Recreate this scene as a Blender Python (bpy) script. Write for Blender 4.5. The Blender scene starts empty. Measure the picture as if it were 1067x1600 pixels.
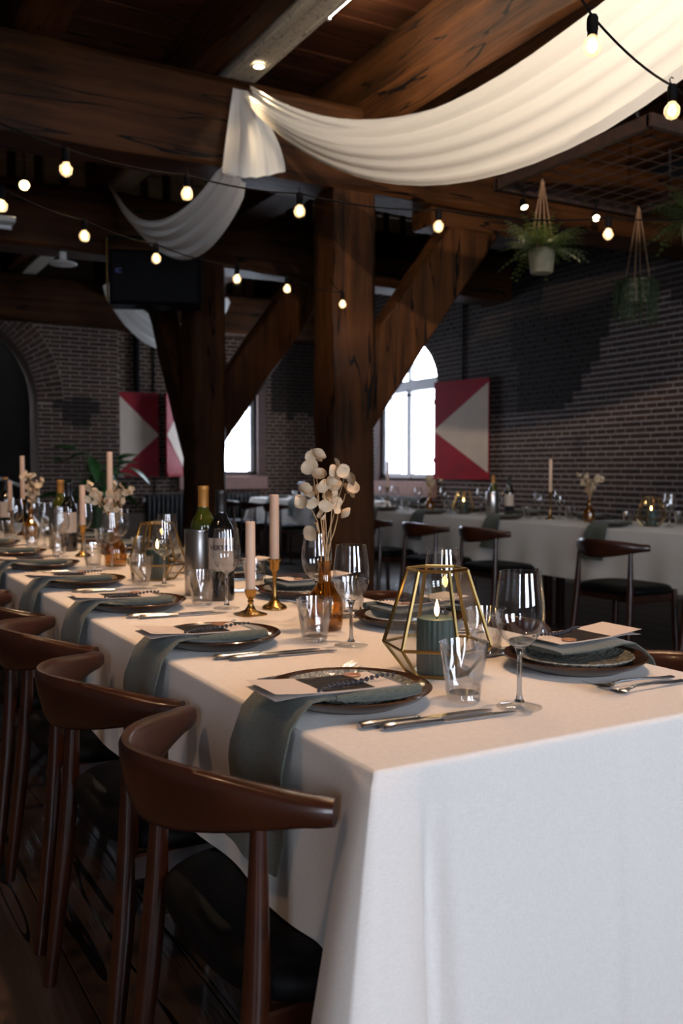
import bpy, math, random
from mathutils import Vector, Matrix
random.seed(7)
PI = math.pi
S = bpy.context.scene
COL = S.collection

# ------------------------------------------------------------------ camera, world, exposure
# room axes: X = across the tables (right), Y = along the tables (away), Z = up
FPX, CAM_H = 1450.0, 1.12
THETA = math.atan(823 / FPX)
PITCH = math.atan(66 / FPX)
cd = bpy.data.cameras.new('camera')
cam = bpy.data.objects.new('camera', cd)
COL.objects.link(cam)
cam.location = (0, 0, CAM_H)
cam.rotation_euler = (PI / 2 - PITCH, 0, -THETA)
cd.sensor_fit = 'VERTICAL'
cd.sensor_height = 36.0
cd.sensor_width = 24.0
cd.lens = 36.0 * FPX / 1600.0
cd.clip_start = 0.05
cd.clip_end = 200
cd.dof.use_dof = True
cd.dof.focus_distance = 1.75
cd.dof.aperture_fstop = 5.0
S.camera = cam

S.view_settings.view_transform = 'Standard'
S.view_settings.look = 'None'
S.view_settings.gamma = 1.0
S.view_settings.use_curve_mapping = False
S.view_settings.exposure = 0.0
S.cycles.caustics_reflective = False
S.cycles.caustics_refractive = False
S.cycles.sample_clamp_indirect = 4.0
S.cycles.max_bounces = 10
S.cycles.diffuse_bounces = 4
S.cycles.glossy_bounces = 4
S.cycles.transmission_bounces = 8
S.cycles.transparent_max_bounces = 24

SKY = 17.5
W = bpy.data.worlds.new('overcast_sky')
S.world = W
W.use_nodes = True
W.node_tree.nodes['Background'].inputs[0].default_value = (0.84, 0.93, 1.10, 1)
W.node_tree.nodes['Background'].inputs[1].default_value = SKY

UB, VR, UF, VL = 12.0, 6.5, -3.2, -3.6      # back wall, right wall, front wall, left wall
CEIL = 3.80
T = 0.75                                     # table top
REAR_WINDOWS = [(-3.5, -2.5), (-0.3, 1.1), (2.4, 3.8)]
WIN1 = (4.36, 5.44, 1.05, 2.60)              # window in the back wall  (v0, v1, z0, z1)
WIN2 = (9.14, 10.42, 1.00, 2.84)             # window in the right wall (u0, u1, z0, z1)


def portal(name, loc, rot, sx, sy):
    l = bpy.data.lights.new(name, 'AREA')
    l.shape = 'RECTANGLE'
    l.size, l.size_y = sx, sy
    l.cycles.is_portal = True
    o = bpy.data.objects.new(name, l)
    o.location = loc
    o.rotation_euler = rot
    COL.objects.link(o)


for a, b in REAR_WINDOWS:
    portal('window_portal', ((a + b) / 2, UF - 0.12, 1.85), (PI / 2, 0, 0), b - a, 1.9)
portal('window_portal', ((WIN1[0] + WIN1[1]) / 2, UB + 0.16, 1.83), (-PI / 2, 0, 0), 1.1, 1.6)
portal('window_portal', (VR + 0.16, (WIN2[0] + WIN2[1]) / 2, 1.95), (0, PI / 2, 0), 1.9, 1.3)


# ------------------------------------------------------------------ materials
def nt_new(name):
    m = bpy.data.materials.new(name)
    m.use_nodes = True
    nt = m.node_tree
    b = nt.nodes['Principled BSDF']
    return m, nt, b


def lin(c):
    return (c[0], c[1], c[2], 1)


def mat(name, col, rough=0.5, metal=0.0, col2=None, scale=8.0, stretch=(1, 1, 1), lo=0.35, hi=0.65, detail=4.0,
        bump=0.0, bscale=None, coat=0.0, sheen=0.0, spec=0.5, coords='Object', distort=0.0, emit=None, estr=0.0,
        rnd=0.0, subsurf=0.0):
    m, nt, b = nt_new(name)
    N, L = nt.nodes, nt.links
    b.inputs['Base Color'].default_value = lin(col)
    b.inputs['Roughness'].default_value = rough
    b.inputs['Metallic'].default_value = metal
    b.inputs['Coat Weight'].default_value = coat
    b.inputs['Coat Roughness'].default_value = 0.12
    b.inputs['Sheen Weight'].default_value = sheen
    b.inputs['Specular IOR Level'].default_value = spec
    if emit:
        b.inputs['Emission Color'].default_value = lin(emit)
        b.inputs['Emission Strength'].default_value = estr
    if subsurf:
        b.inputs['Subsurface Weight'].default_value = subsurf
        b.inputs['Subsurface Radius'].default_value = (0.02, 0.012, 0.006)
        b.inputs['Subsurface Scale'].default_value = 0.5
    if col2 or bump:
        if coords == 'World':
            src = N.new('ShaderNodeNewGeometry').outputs['Position']
        else:
            src = N.new('ShaderNodeTexCoord').outputs[coords]
        mp = N.new('ShaderNodeMapping')
        mp.inputs['Scale'].default_value = stretch
        L.new(src, mp.inputs[0])
        if rnd:
            oi = N.new('ShaderNodeObjectInfo')
            cx = N.new('ShaderNodeCombineXYZ')
            mu = N.new('ShaderNodeMath')
            mu.operation = 'MULTIPLY'
            mu.inputs[1].default_value = 30.0
            L.new(oi.outputs['Random'], mu.inputs[0])
            for k in range(3):
                L.new(mu.outputs[0], cx.inputs[k])
            L.new(cx.outputs[0], mp.inputs['Location'])
        n = N.new('ShaderNodeTexNoise')
        n.inputs['Scale'].default_value = scale
        n.inputs['Detail'].default_value = detail
        n.inputs['Distortion'].default_value = distort
        L.new(mp.outputs[0], n.inputs[0])
        if col2:
            r = N.new('ShaderNodeValToRGB')
            r.color_ramp.elements[0].position = lo
            r.color_ramp.elements[1].position = hi
            r.color_ramp.elements[0].color = lin(col)
            r.color_ramp.elements[1].color = lin(col2)
            L.new(n.outputs[0], r.inputs[0])
            if rnd:
                hs = N.new('ShaderNodeHueSaturation')
                mr = N.new('ShaderNodeMapRange')
                mr.inputs[3].default_value = 1 - rnd
                mr.inputs[4].default_value = 1 + rnd
                L.new(oi.outputs['Random'], mr.inputs[0])
                L.new(mr.outputs[0], hs.inputs['Value'])
                L.new(r.outputs[0], hs.inputs['Color'])
                L.new(hs.outputs[0], b.inputs['Base Color'])
            else:
                L.new(r.outputs[0], b.inputs['Base Color'])
        if bump:
            bp = N.new('ShaderNodeBump')
            bp.inputs['Strength'].default_value = bump
            bp.inputs['Distance'].default_value = 0.01
            if bscale:
                n2 = N.new('ShaderNodeTexNoise')
                n2.inputs['Scale'].default_value = bscale
                n2.inputs['Detail'].default_value = 3
                L.new(mp.outputs[0], n2.inputs[0])
                L.new(n2.outputs[0], bp.inputs['Height'])
            else:
                L.new(n.outputs[0], bp.inputs['Height'])
            L.new(bp.outputs[0], b.inputs['Normal'])
    return m


def weave(name, col, col2, scale, rough=0.9, bump=0.25, sheen=0.2):
    """plain-woven cloth: two crossed thread waves"""
    m, nt, b = nt_new(name)
    N, L = nt.nodes, nt.links
    g = N.new('ShaderNodeNewGeometry')
    b.inputs['Roughness'].default_value = rough
    b.inputs['Sheen Weight'].default_value = sheen
    b.inputs['Specular IOR Level'].default_value = 0.2
    n1 = N.new('ShaderNodeTexNoise')
    n1.inputs['Scale'].default_value = 1.0
    n1.inputs['Detail'].default_value = 2
    mp = N.new('ShaderNodeMapping')
    mp.inputs['Scale'].default_value = (scale, scale, scale * 0.12)
    L.new(g.outputs['Position'], mp.inputs[0])
    L.new(mp.outputs[0], n1.inputs[0])
    n2 = N.new('ShaderNodeTexNoise')
    n2.inputs['Scale'].default_value = 1.0
    n2.inputs['Detail'].default_value = 2
    mp2 = N.new('ShaderNodeMapping')
    mp2.inputs['Scale'].default_value = (scale * 0.12, scale * 0.12, scale)
    L.new(g.outputs['Position'], mp2.inputs[0])
    L.new(mp2.outputs[0], n2.inputs[0])
    ad = N.new('ShaderNodeMath')
    ad.operation = 'ADD'
    L.new(n1.outputs[0], ad.inputs[0])
    L.new(n2.outputs[0], ad.inputs[1])
    r = N.new('ShaderNodeValToRGB')
    r.color_ramp.elements[0].position = 0.40
    r.color_ramp.elements[1].position = 0.60
    r.color_ramp.elements[0].color = lin(col)
    r.color_ramp.elements[1].color = lin(col2)
    hv = N.new('ShaderNodeMath')
    hv.operation = 'MULTIPLY'
    hv.inputs[1].default_value = 0.5
    L.new(ad.outputs[0], hv.inputs[0])
    L.new(hv.outputs[0], r.inputs[0])
    L.new(r.outputs[0], b.inputs['Base Color'])
    bp = N.new('ShaderNodeBump')
    bp.inputs['Strength'].default_value = bump
    bp.inputs['Distance'].default_value = 0.001
    L.new(ad.outputs[0], bp.inputs['Height'])
    L.new(bp.outputs[0], b.inputs['Normal'])
    return m


def thin_glass(name, tint=(0.97, 0.98, 0.98), base=0.05, gain=0.75, power=3.0, rough=0.01):
    m = bpy.data.materials.new(name)
    m.use_nodes = True
    nt = m.node_tree
    N, L = nt.nodes, nt.links
    N.remove(N['Principled BSDF'])
    out = N['Material Output']
    tr = N.new('ShaderNodeBsdfTransparent')
    tr.inputs[0].default_value = lin(tint)
    gl = N.new('ShaderNodeBsdfGlossy')
    gl.inputs['Roughness'].default_value = rough
    gl.inputs[0].default_value = (1, 1, 1, 1)
    lw = N.new('ShaderNodeLayerWeight')
    lw.inputs[0].default_value = 0.5
    pw = N.new('ShaderNodeMath')
    pw.operation = 'POWER'
    pw.inputs[1].default_value = power
    L.new(lw.outputs['Facing'], pw.inputs[0])
    mu = N.new('ShaderNodeMath')
    mu.operation = 'MULTIPLY_ADD'
    mu.inputs[1].default_value = gain
    mu.inputs[2].default_value = base
    L.new(pw.outputs[0], mu.inputs[0])
    mx = N.new('ShaderNodeMixShader')
    L.new(mu.outputs[0], mx.inputs[0])
    L.new(tr.outputs[0], mx.inputs[1])
    L.new(gl.outputs[0], mx.inputs[2])
    L.new(mx.outputs[0], out.inputs[0])
    return m


def solid_glass(name, col=(1, 1, 1), rough=0.0, ior=1.48):
    m, nt, b = nt_new(name)
    b.inputs['Base Color'].default_value = lin(col)
    b.inputs['Roughness'].default_value = rough
    b.inputs['IOR'].default_value = ior
    b.inputs['Transmission Weight'].default_value = 1.0
    return m


def emitter(name, col, strength):
    m = bpy.data.materials.new(name)
    m.use_nodes = True
    nt = m.node_tree
    nt.nodes.remove(nt.nodes['Principled BSDF'])
    e = nt.nodes.new('ShaderNodeEmission')
    e.inputs[0].default_value = lin(col)
    e.inputs[1].default_value = strength
    nt.links.new(e.outputs[0], nt.nodes['Material Output'].inputs[0])
    return m


def brick_mat(name, cols, sootfn=None):
    """fired clay: colour differs from brick to brick; old soot stains of their own shape"""
    m, nt, b = nt_new(name)
    N, L = nt.nodes, nt.links
    at = N.new('ShaderNodeAttribute')
    at.attribute_name = 'rnd'
    oi = N.new('ShaderNodeObjectInfo')
    ad = N.new('ShaderNodeMath')
    ad.operation = 'ADD'
    L.new(at.outputs['Fac'], ad.inputs[0])
    L.new(oi.outputs['Random'], ad.inputs[1])
    fr = N.new('ShaderNodeMath')
    fr.operation = 'FRACT'
    L.new(ad.outputs[0], fr.inputs[0])
    r = N.new('ShaderNodeValToRGB')
    r.color_ramp.elements[0].color = lin(cols[0])
    r.color_ramp.elements[1].color = lin(cols[-1])
    for k, c in enumerate(cols[1:-1]):
        e = r.color_ramp.elements.new((k + 1) / (len(cols) - 1))
        e.color = lin(c)
    L.new(fr.outputs[0], r.inputs[0])
    g = N.new('ShaderNodeNewGeometry')
    n = N.new('ShaderNodeTexNoise')
    n.inputs['Scale'].default_value = 30
    n.inputs['Detail'].default_value = 4
    L.new(g.outputs['Position'], n.inputs[0])
    mx = N.new('ShaderNodeMix')
    mx.data_type = 'RGBA'
    mx.blend_type = 'MULTIPLY'
    mx.inputs[0].default_value = 0.6
    L.new(r.outputs[0], mx.inputs[6])
    L.new(n.outputs[0], mx.inputs[7])
    fin = mx.outputs[2]
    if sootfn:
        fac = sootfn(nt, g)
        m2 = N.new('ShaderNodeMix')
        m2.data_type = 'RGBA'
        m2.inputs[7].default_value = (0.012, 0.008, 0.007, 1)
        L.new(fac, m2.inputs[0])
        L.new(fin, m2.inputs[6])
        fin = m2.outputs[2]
    L.new(fin, b.inputs['Base Color'])
    b.inputs['Roughness'].default_value = 0.85
    b.inputs['Specular IOR Level'].default_value = 0.25
    bp = N.new('ShaderNodeBump')
    bp.inputs['Strength'].default_value = 0.5
    bp.inputs['Distance'].default_value = 0.004
    L.new(n.outputs[0], bp.inputs['Height'])
    L.new(bp.outputs[0], b.inputs['Normal'])
    return m


def mortar_mat(name, col, sootfn=None, dark=(0.02, 0.014, 0.011)):
    m, nt, b = nt_new(name)
    N, L = nt.nodes, nt.links
    g = N.new('ShaderNodeNewGeometry')
    n = N.new('ShaderNodeTexNoise')
    n.inputs['Scale'].default_value = 14
    L.new(g.outputs['Position'], n.inputs[0])
    r = N.new('ShaderNodeValToRGB')
    r.color_ramp.elements[0].color = lin([c * 0.7 for c in col])
    r.color_ramp.elements[1].color = lin(col)
    L.new(n.outputs[0], r.inputs[0])
    fin = r.outputs[0]
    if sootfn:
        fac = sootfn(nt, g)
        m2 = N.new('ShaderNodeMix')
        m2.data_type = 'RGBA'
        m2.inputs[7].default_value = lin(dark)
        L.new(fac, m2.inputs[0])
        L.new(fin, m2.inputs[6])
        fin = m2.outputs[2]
    L.new(fin, b.inputs['Base Color'])
    b.inputs['Roughness'].default_value = 0.95
    return m


def _m(nt, op, a, c=None):
    n = nt.nodes.new('ShaderNodeMath')
    n.operation = op
    for i, x in enumerate((a, c)):
        if x is None:
            continue
        if isinstance(x, (int, float)):
            n.inputs[i].default_value = x
        else:
            nt.links.new(x, n.inputs[i])
    return n.outputs[0]


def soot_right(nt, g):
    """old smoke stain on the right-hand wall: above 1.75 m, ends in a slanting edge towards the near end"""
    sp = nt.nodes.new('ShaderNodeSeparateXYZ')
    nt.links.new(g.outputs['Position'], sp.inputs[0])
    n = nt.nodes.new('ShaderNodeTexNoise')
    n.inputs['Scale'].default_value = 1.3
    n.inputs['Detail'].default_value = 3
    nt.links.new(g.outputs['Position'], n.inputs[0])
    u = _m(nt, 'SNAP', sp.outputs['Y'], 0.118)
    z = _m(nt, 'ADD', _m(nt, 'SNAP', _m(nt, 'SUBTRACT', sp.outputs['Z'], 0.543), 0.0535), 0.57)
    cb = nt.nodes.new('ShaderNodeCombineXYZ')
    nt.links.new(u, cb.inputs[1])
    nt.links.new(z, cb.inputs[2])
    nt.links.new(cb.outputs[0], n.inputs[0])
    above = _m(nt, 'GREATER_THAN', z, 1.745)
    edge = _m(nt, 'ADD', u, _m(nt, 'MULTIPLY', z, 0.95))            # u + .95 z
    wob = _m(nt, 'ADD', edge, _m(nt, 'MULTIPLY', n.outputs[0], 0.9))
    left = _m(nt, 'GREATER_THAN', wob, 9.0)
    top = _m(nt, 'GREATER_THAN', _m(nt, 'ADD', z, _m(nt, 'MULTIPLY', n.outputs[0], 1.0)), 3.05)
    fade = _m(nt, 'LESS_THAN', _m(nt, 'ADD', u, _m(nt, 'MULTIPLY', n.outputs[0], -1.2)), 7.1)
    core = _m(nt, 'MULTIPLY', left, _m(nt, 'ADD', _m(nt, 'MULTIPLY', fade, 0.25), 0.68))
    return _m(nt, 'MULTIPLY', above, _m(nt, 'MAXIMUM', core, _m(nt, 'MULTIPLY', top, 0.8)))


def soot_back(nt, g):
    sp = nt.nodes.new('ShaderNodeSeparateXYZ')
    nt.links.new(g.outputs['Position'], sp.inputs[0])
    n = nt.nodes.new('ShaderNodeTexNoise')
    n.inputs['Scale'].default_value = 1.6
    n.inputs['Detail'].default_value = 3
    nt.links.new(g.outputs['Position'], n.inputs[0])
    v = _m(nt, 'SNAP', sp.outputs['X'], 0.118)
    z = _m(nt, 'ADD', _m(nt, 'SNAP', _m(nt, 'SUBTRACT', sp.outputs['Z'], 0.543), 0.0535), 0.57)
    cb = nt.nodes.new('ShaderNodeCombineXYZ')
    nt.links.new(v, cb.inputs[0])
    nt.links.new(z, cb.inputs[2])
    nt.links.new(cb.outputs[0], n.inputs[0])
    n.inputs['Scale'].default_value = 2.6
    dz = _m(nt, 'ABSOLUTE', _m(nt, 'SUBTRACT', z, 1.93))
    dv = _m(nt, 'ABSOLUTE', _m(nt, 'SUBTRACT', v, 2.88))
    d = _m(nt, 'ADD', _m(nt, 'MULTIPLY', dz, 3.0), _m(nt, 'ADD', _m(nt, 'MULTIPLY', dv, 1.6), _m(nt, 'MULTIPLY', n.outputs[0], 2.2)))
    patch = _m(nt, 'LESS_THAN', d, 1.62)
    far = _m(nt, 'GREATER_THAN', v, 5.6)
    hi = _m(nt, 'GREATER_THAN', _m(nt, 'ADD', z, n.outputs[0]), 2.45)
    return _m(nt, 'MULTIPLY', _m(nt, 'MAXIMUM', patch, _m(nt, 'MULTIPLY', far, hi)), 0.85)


def oak(name, axis, a=(0.009, 0.0034, 0.0012), b_=(0.070, 0.025, 0.0068), rough=0.62):
    """old oak, grain drawn out along one room axis"""
    st = [9.0, 9.0, 9.0]
    st['XYZ'.index(axis)] = 0.55
    m, nt, b = nt_new(name)
    N, L = nt.nodes, nt.links
    g = N.new('ShaderNodeNewGeometry')
    mp = N.new('ShaderNodeMapping')
    mp.inputs['Scale'].default_value = st
    L.new(g.outputs['Position'], mp.inputs[0])
    n = N.new('ShaderNodeTexNoise')
    n.inputs['Scale'].default_value = 1.6
    n.inputs['Detail'].default_value = 8
    n.inputs['Roughness'].default_value = 0.62
    n.inputs['Distortion'].default_value = 0.6
    L.new(mp.outputs[0], n.inputs[0])
    big = N.new('ShaderNodeTexNoise')
    big.inputs['Scale'].default_value = 1.7
    big.inputs['Detail'].default_value = 3
    L.new(g.outputs['Position'], big.inputs[0])
    s = _m(nt, 'ADD', _m(nt, 'MULTIPLY', n.outputs[0], 0.6), _m(nt, 'MULTIPLY', big.outputs[0], 0.4))
    r = N.new('ShaderNodeValToRGB')
    r.color_ramp.elements[0].position = 0.36
    r.color_ramp.elements[1].position = 0.62
    r.color_ramp.elements[0].color = lin(a)
    r.color_ramp.elements[1].color = lin(b_)
    L.new(s, r.inputs[0])
    st2 = [5.0, 5.0, 5.0]
    st2['XYZ'.index(axis)] = 0.35
    mp2 = N.new('ShaderNodeMapping')
    mp2.inputs['Scale'].default_value = st2
    L.new(g.outputs['Position'], mp2.inputs[0])
    n3 = N.new('ShaderNodeTexNoise')
    n3.inputs['Scale'].default_value = 1.0
    n3.inputs['Detail'].default_value = 3
    L.new(mp2.outputs[0], n3.inputs[0])
    ck = _m(nt, 'LESS_THAN', _m(nt, 'ABSOLUTE', _m(nt, 'SUBTRACT', n3.outputs[0], 0.53)), 0.006)
    mc = N.new('ShaderNodeMix')
    mc.data_type = 'RGBA'
    mc.inputs[7].default_value = (0.003, 0.0015, 0.001, 1)
    L.new(ck, mc.inputs[0])
    L.new(r.outputs[0], mc.inputs[6])
    L.new(mc.outputs[2], b.inputs['Base Color'])
    b.inputs['Roughness'].default_value = rough
    b.inputs['Specular IOR Level'].default_value = 0.12 if rough > 0.5 else 0.4
    bp = N.new('ShaderNodeBump')
    bp.inputs['Strength'].default_value = 0.55
    bp.inputs['Distance'].default_value = 0.012
    L.new(n.outputs[0], bp.inputs['Height'])
    L.new(bp.outputs[0], b.inputs['Normal'])
    return m


M = {}
M['oakX'] = oak('old_oak_across', 'X')
M['oakY'] = oak('old_oak_along', 'Y')
M['oakZ'] = oak('old_oak_upright', 'Z')
M['board'] = oak('ceiling_board_wood', 'X', (0.035, 0.012, 0.005), (0.10, 0.034, 0.014), 0.7)
M['steelbeam'] = mat('grey_painted_beam', (0.48, 0.44, 0.36), 0.7, col2=(0.14, 0.125, 0.10), scale=40, lo=0.55, hi=0.72, bump=0.4, coords='World')
M['floor'] = oak('dark_floor_wood', 'Y', (0.030, 0.018, 0.012), (0.095, 0.060, 0.042), 0.33)
M['brickR'] = brick_mat('dark_purple_brown_brick', [(0.080, 0.043, 0.033), (0.058, 0.034, 0.029), (0.094, 0.050, 0.038), (0.050, 0.031, 0.028), (0.084, 0.048, 0.040)], soot_right)
M['brickB'] = brick_mat('warm_brown_brick', [(0.074, 0.037, 0.024), (0.052, 0.028, 0.020), (0.092, 0.044, 0.025), (0.064, 0.037, 0.027), (0.082, 0.049, 0.038)], soot_back)
M['mortarR'] = mortar_mat('grey_mortar', (0.33, 0.285, 0.27), soot_right)
M['mortarB'] = mortar_mat('tan_mortar', (0.26, 0.205, 0.165), soot_back)
M['plaster'] = mat('cream_plaster', (0.34, 0.29, 0.21), 0.9, col2=(0.25, 0.21, 0.15), scale=6, coords='World')
M['dark'] = mat('near_black_backing', (0.008, 0.006, 0.005), 0.9, col2=(0.014, 0.010, 0.008), scale=3, coords='World')
M['rough_white'] = mat('limewash', (0.32, 0.30, 0.27), 0.9, col2=(0.25, 0.23, 0.21), scale=3, coords='World')
M['sill'] = mat('pink_sandstone', (0.36, 0.20, 0.165), 0.7, col2=(0.28, 0.16, 0.135), scale=20, coords='World')
M['frame'] = mat('white_window_paint', (0.55, 0.55, 0.58), 0.5)
M['frame_brown'] = mat('brown_window_reveal', (0.10, 0.045, 0.033), 0.6, col2=(0.07, 0.032, 0.025), scale=8, coords='World')
M['pane'] = thin_glass('window_pane_glass', (0.98, 0.99, 1.0), 0.03, 0.5, 4.0)
M['red'] = mat('red_shutter_paint', (0.34, 0.010, 0.022), 0.5, col2=(0.27, 0.010, 0.020), scale=5, spec=0.3)
M['cream'] = mat('cream_shutter_paint', (0.66, 0.54, 0.44), 0.55, col2=(0.60, 0.49, 0.40), scale=5, spec=0.3)
M['black'] = mat('black_metal', (0.004, 0.004, 0.0045), 0.65, spec=0.1)
M['matteblack'] = mat('black_plastic', (0.002, 0.002, 0.0025), 0.7, spec=0.06)
M['iron'] = mat('cast_iron_radiator', (0.016, 0.015, 0.016), 0.4)
M['rust'] = mat('rusty_steel', (0.042, 0.019, 0.012), 0.8, col2=(0.024, 0.012, 0.009), scale=18, bump=0.3)
M['cloth'] = weave('cream_linen_cloth', (0.705, 0.66, 0.61), (0.765, 0.72, 0.67), 900, bump=0.15)
M['napkin'] = weave('sage_grey_linen', (0.066, 0.074, 0.060), (0.104, 0.115, 0.094), 900, bump=0.35)
M['voile'] = mat('white_voile', (0.86, 0.85, 0.82), 0.85, sheen=0.2)
_n = M['voile'].node_tree
_t = _n.nodes.new('ShaderNodeBsdfTranslucent')
_t.inputs[0].default_value = (0.80, 0.78, 0.74, 1)
_x = _n.nodes.new('ShaderNodeMixShader')
_x.inputs[0].default_value = 0.42
_n.links.new(_n.nodes['Principled BSDF'].outputs[0], _x.inputs[1])
_n.links.new(_t.outputs[0], _x.inputs[2])
_n.links.new(_x.outputs[0], _n.nodes['Material Output'].inputs[0])
M['walnut'] = mat('dark_walnut', (0.026, 0.0062, 0.0022), 0.30, col2=(0.046, 0.0110, 0.0038), scale=3.0, stretch=(6, 2, 6), coat=0.35, rnd=0.12, bump=0.02)
M['leather'] = mat('black_leather', (0.0025, 0.0025, 0.003), 0.55, bump=0.10, bscale=160, col2=(0.0035, 0.0035, 0.004), scale=10, spec=0.12)
M['charger'] = mat('brown_glaze', (0.034, 0.017, 0.010), 0.16, col2=(0.075, 0.034, 0.016), scale=14, coat=0.6, rnd=0.1)
M['speckled'] = mat('speckled_glaze', (0.15, 0.155, 0.135), 0.2, col2=(0.30, 0.29, 0.25), scale=120, lo=0.42, hi=0.58, coat=0.7, bump=0.7, detail=2)
M['pale'] = mat('pale_grey_glaze', (0.34, 0.345, 0.315), 0.25, col2=(0.42, 0.42, 0.385), scale=16, coat=0.4)
M['tan'] = mat('tan_glaze', (0.24, 0.18, 0.115), 0.25, col2=(0.31, 0.24, 0.16), scale=16, coat=0.4)
M['steel'] = mat('polished_cutlery_steel', (0.60, 0.62, 0.66), 0.22, 1.0)
M['brushed'] = mat('brushed_steel', (0.42, 0.40, 0.385), 0.30, 1.0, col2=(0.55, 0.53, 0.51), scale=3, stretch=(60, 60, 0.4))
M['brass'] = mat('aged_brass', (0.40, 0.235, 0.075), 0.26, 1.0, col2=(0.30, 0.17, 0.05), scale=25)
M['brassbar'] = mat('bright_brass', (0.44, 0.30, 0.115), 0.30, 1.0)
M['glass'] = thin_glass('clear_drinking_glass', (0.965, 0.97, 0.97), 0.10, 0.90, 2.2)
M['tumbler'] = thin_glass('pressed_glass', (0.98, 0.982, 0.982), 0.10, 0.95, 1.8, 0.0)
M['lampglass'] = thin_glass('lantern_pane_glass', (0.96, 0.96, 0.95), 0.10, 0.7, 2.5)
M['bulbglass'] = thin_glass('bulb_glass', (0.97, 0.95, 0.90), 0.14, 0.8, 1.8)
_n = M['bulbglass'].node_tree
_t = _n.nodes.new('ShaderNodeBsdfTranslucent')
_t.inputs[0].default_value = (1.0, 0.93, 0.82, 1)
_x = _n.nodes.new('ShaderNodeMixShader')
_x.inputs[0].default_value = 0.10
_s = _n.nodes['Material Output'].inputs[0].links[0].from_socket
_n.links.new(_s, _x.inputs[1])
_n.links.new(_t.outputs[0], _x.inputs[2])
_n.links.new(_x.outputs[0], _n.nodes['Material Output'].inputs[0])
M['stemglass'] = solid_glass('clear_stem_glass', (1, 1, 1), 0.0, 1.45)
M['stemthin'] = thin_glass('stem_glass', (0.992, 0.993, 0.993), 0.05, 0.34, 3.0, 0.01)
M['amber'] = thin_glass('amber_bottle_glass', (0.86, 0.68, 0.40), 0.07, 0.7, 2.2)
M['winegreen'] = mat('green_bottle_glass', (0.045, 0.055, 0.006), 0.06, spec=0.8, coat=0.5)
M['winedark'] = mat('dark_bottle_glass', (0.006, 0.006, 0.006), 0.05, spec=0.8, coat=0.5)
M['foil_gold'] = mat('ochre_foil_capsule', (0.42, 0.19, 0.035), 0.4, 0.3)
M['foil_black'] = mat('black_foil_capsule', (0.010, 0.009, 0.010), 0.35)
M['label'] = mat('wine_label_paper', (0.50, 0.42, 0.35), 0.8)
M['ink'] = mat('dark_ink', (0.03, 0.012, 0.02), 0.8)
M['wax'] = mat('ivory_candle_wax', (0.64, 0.45, 0.33), 0.5, subsurf=0.25)
M['waxgreen'] = mat('green_candle_wax', (0.032, 0.060, 0.048), 0.55)
M['flame'] = emitter('candle_flame', (1.0, 0.62, 0.20), 22.0)
M['wick'] = mat('burnt_wick', (0.01, 0.008, 0.007), 0.9)
M['filament'] = emitter('bulb_filament', (1.0, 0.70, 0.36), 50.0)
M['lens'] = emitter('spot_lens', (1.0, 0.80, 0.52), 14.0)
M['lens_hot'] = emitter('bright_spot_lens', (1.0, 0.62, 0.22), 18.0)
M['tube'] = emitter('fluorescent_tube', (1.0, 0.88, 0.70), 70.0)
M['tube_off'] = mat('unlit_tube', (0.55, 0.55, 0.58), 0.3)
M['white'] = mat('white_enamel', (0.55, 0.53, 0.50), 0.5)
M['petal'] = mat('dried_white_petal', (0.50, 0.37, 0.235), 0.75, col2=(0.62, 0.49, 0.34), scale=40, rnd=0.08)
M['stem'] = mat('dried_stem', (0.50, 0.32, 0.16), 0.8)
M['card'] = mat('menu_card_paper', (0.64, 0.56, 0.51), 0.7)
M['seal'] = mat('copper_wax_seal', (0.36, 0.17, 0.09), 0.4, 0.3)
M['lavender'] = mat('dried_lavender', (0.034, 0.030, 0.040), 0.9, col2=(0.062, 0.054, 0.070), scale=300)
M['twig'] = mat('lavender_stalk', (0.10, 0.10, 0.07), 0.9)
M['leaf'] = mat('glossy_green_leaf', (0.020, 0.075, 0.018), 0.35, col2=(0.045, 0.13, 0.03), scale=6, rnd=0.2)
M['fern'] = mat('fern_green', (0.085, 0.125, 0.022), 0.6, col2=(0.14, 0.18, 0.035), scale=12)
M['fern2'] = mat('trailing_green', (0.040, 0.070, 0.020), 0.6, col2=(0.07, 0.105, 0.035), scale=12)
M['potclay'] = mat('ribbed_stone_pot', (0.36, 0.32, 0.20), 0.8, col2=(0.27, 0.24, 0.15), scale=20)
M['rope'] = mat('jute_rope', (0.26, 0.15, 0.085), 0.9)
M['blue'] = mat('blue_badge_print', (0.05, 0.06, 0.22), 0.5)


def photo_mat():
    """flat print: a dark black-and-white picture of stalks"""
    m, nt, b = nt_new('black_white_print')
    N, L = nt.nodes, nt.links
    tc = N.new('ShaderNodeTexCoord')
    mp = N.new('ShaderNodeMapping')
    mp.inputs['Scale'].default_value = (14, 160, 1)
    L.new(tc.outputs['Object'], mp.inputs[0])
    n = N.new('ShaderNodeTexNoise')
    n.inputs['Scale'].default_value = 1.0
    n.inputs['Detail'].default_value = 5
    n.inputs['Distortion'].default_value = 1.0
    L.new(mp.outputs[0], n.inputs[0])
    r = N.new('ShaderNodeValToRGB')
    r.color_ramp.elements[0].position = 0.60
    r.color_ramp.elements[1].position = 0.80
    r.color_ramp.elements[0].color = (0.012, 0.009, 0.009, 1)
    r.color_ramp.elements[1].color = (0.42, 0.37, 0.34, 1)
    L.new(n.outputs[0], r.inputs[0])
    L.new(r.outputs[0], b.inputs['Base Color'])
    b.inputs['Roughness'].default_value = 0.65
    b.inputs['Specular IOR Level'].default_value = 0.15
    return m


M['print'] = photo_mat()


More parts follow.
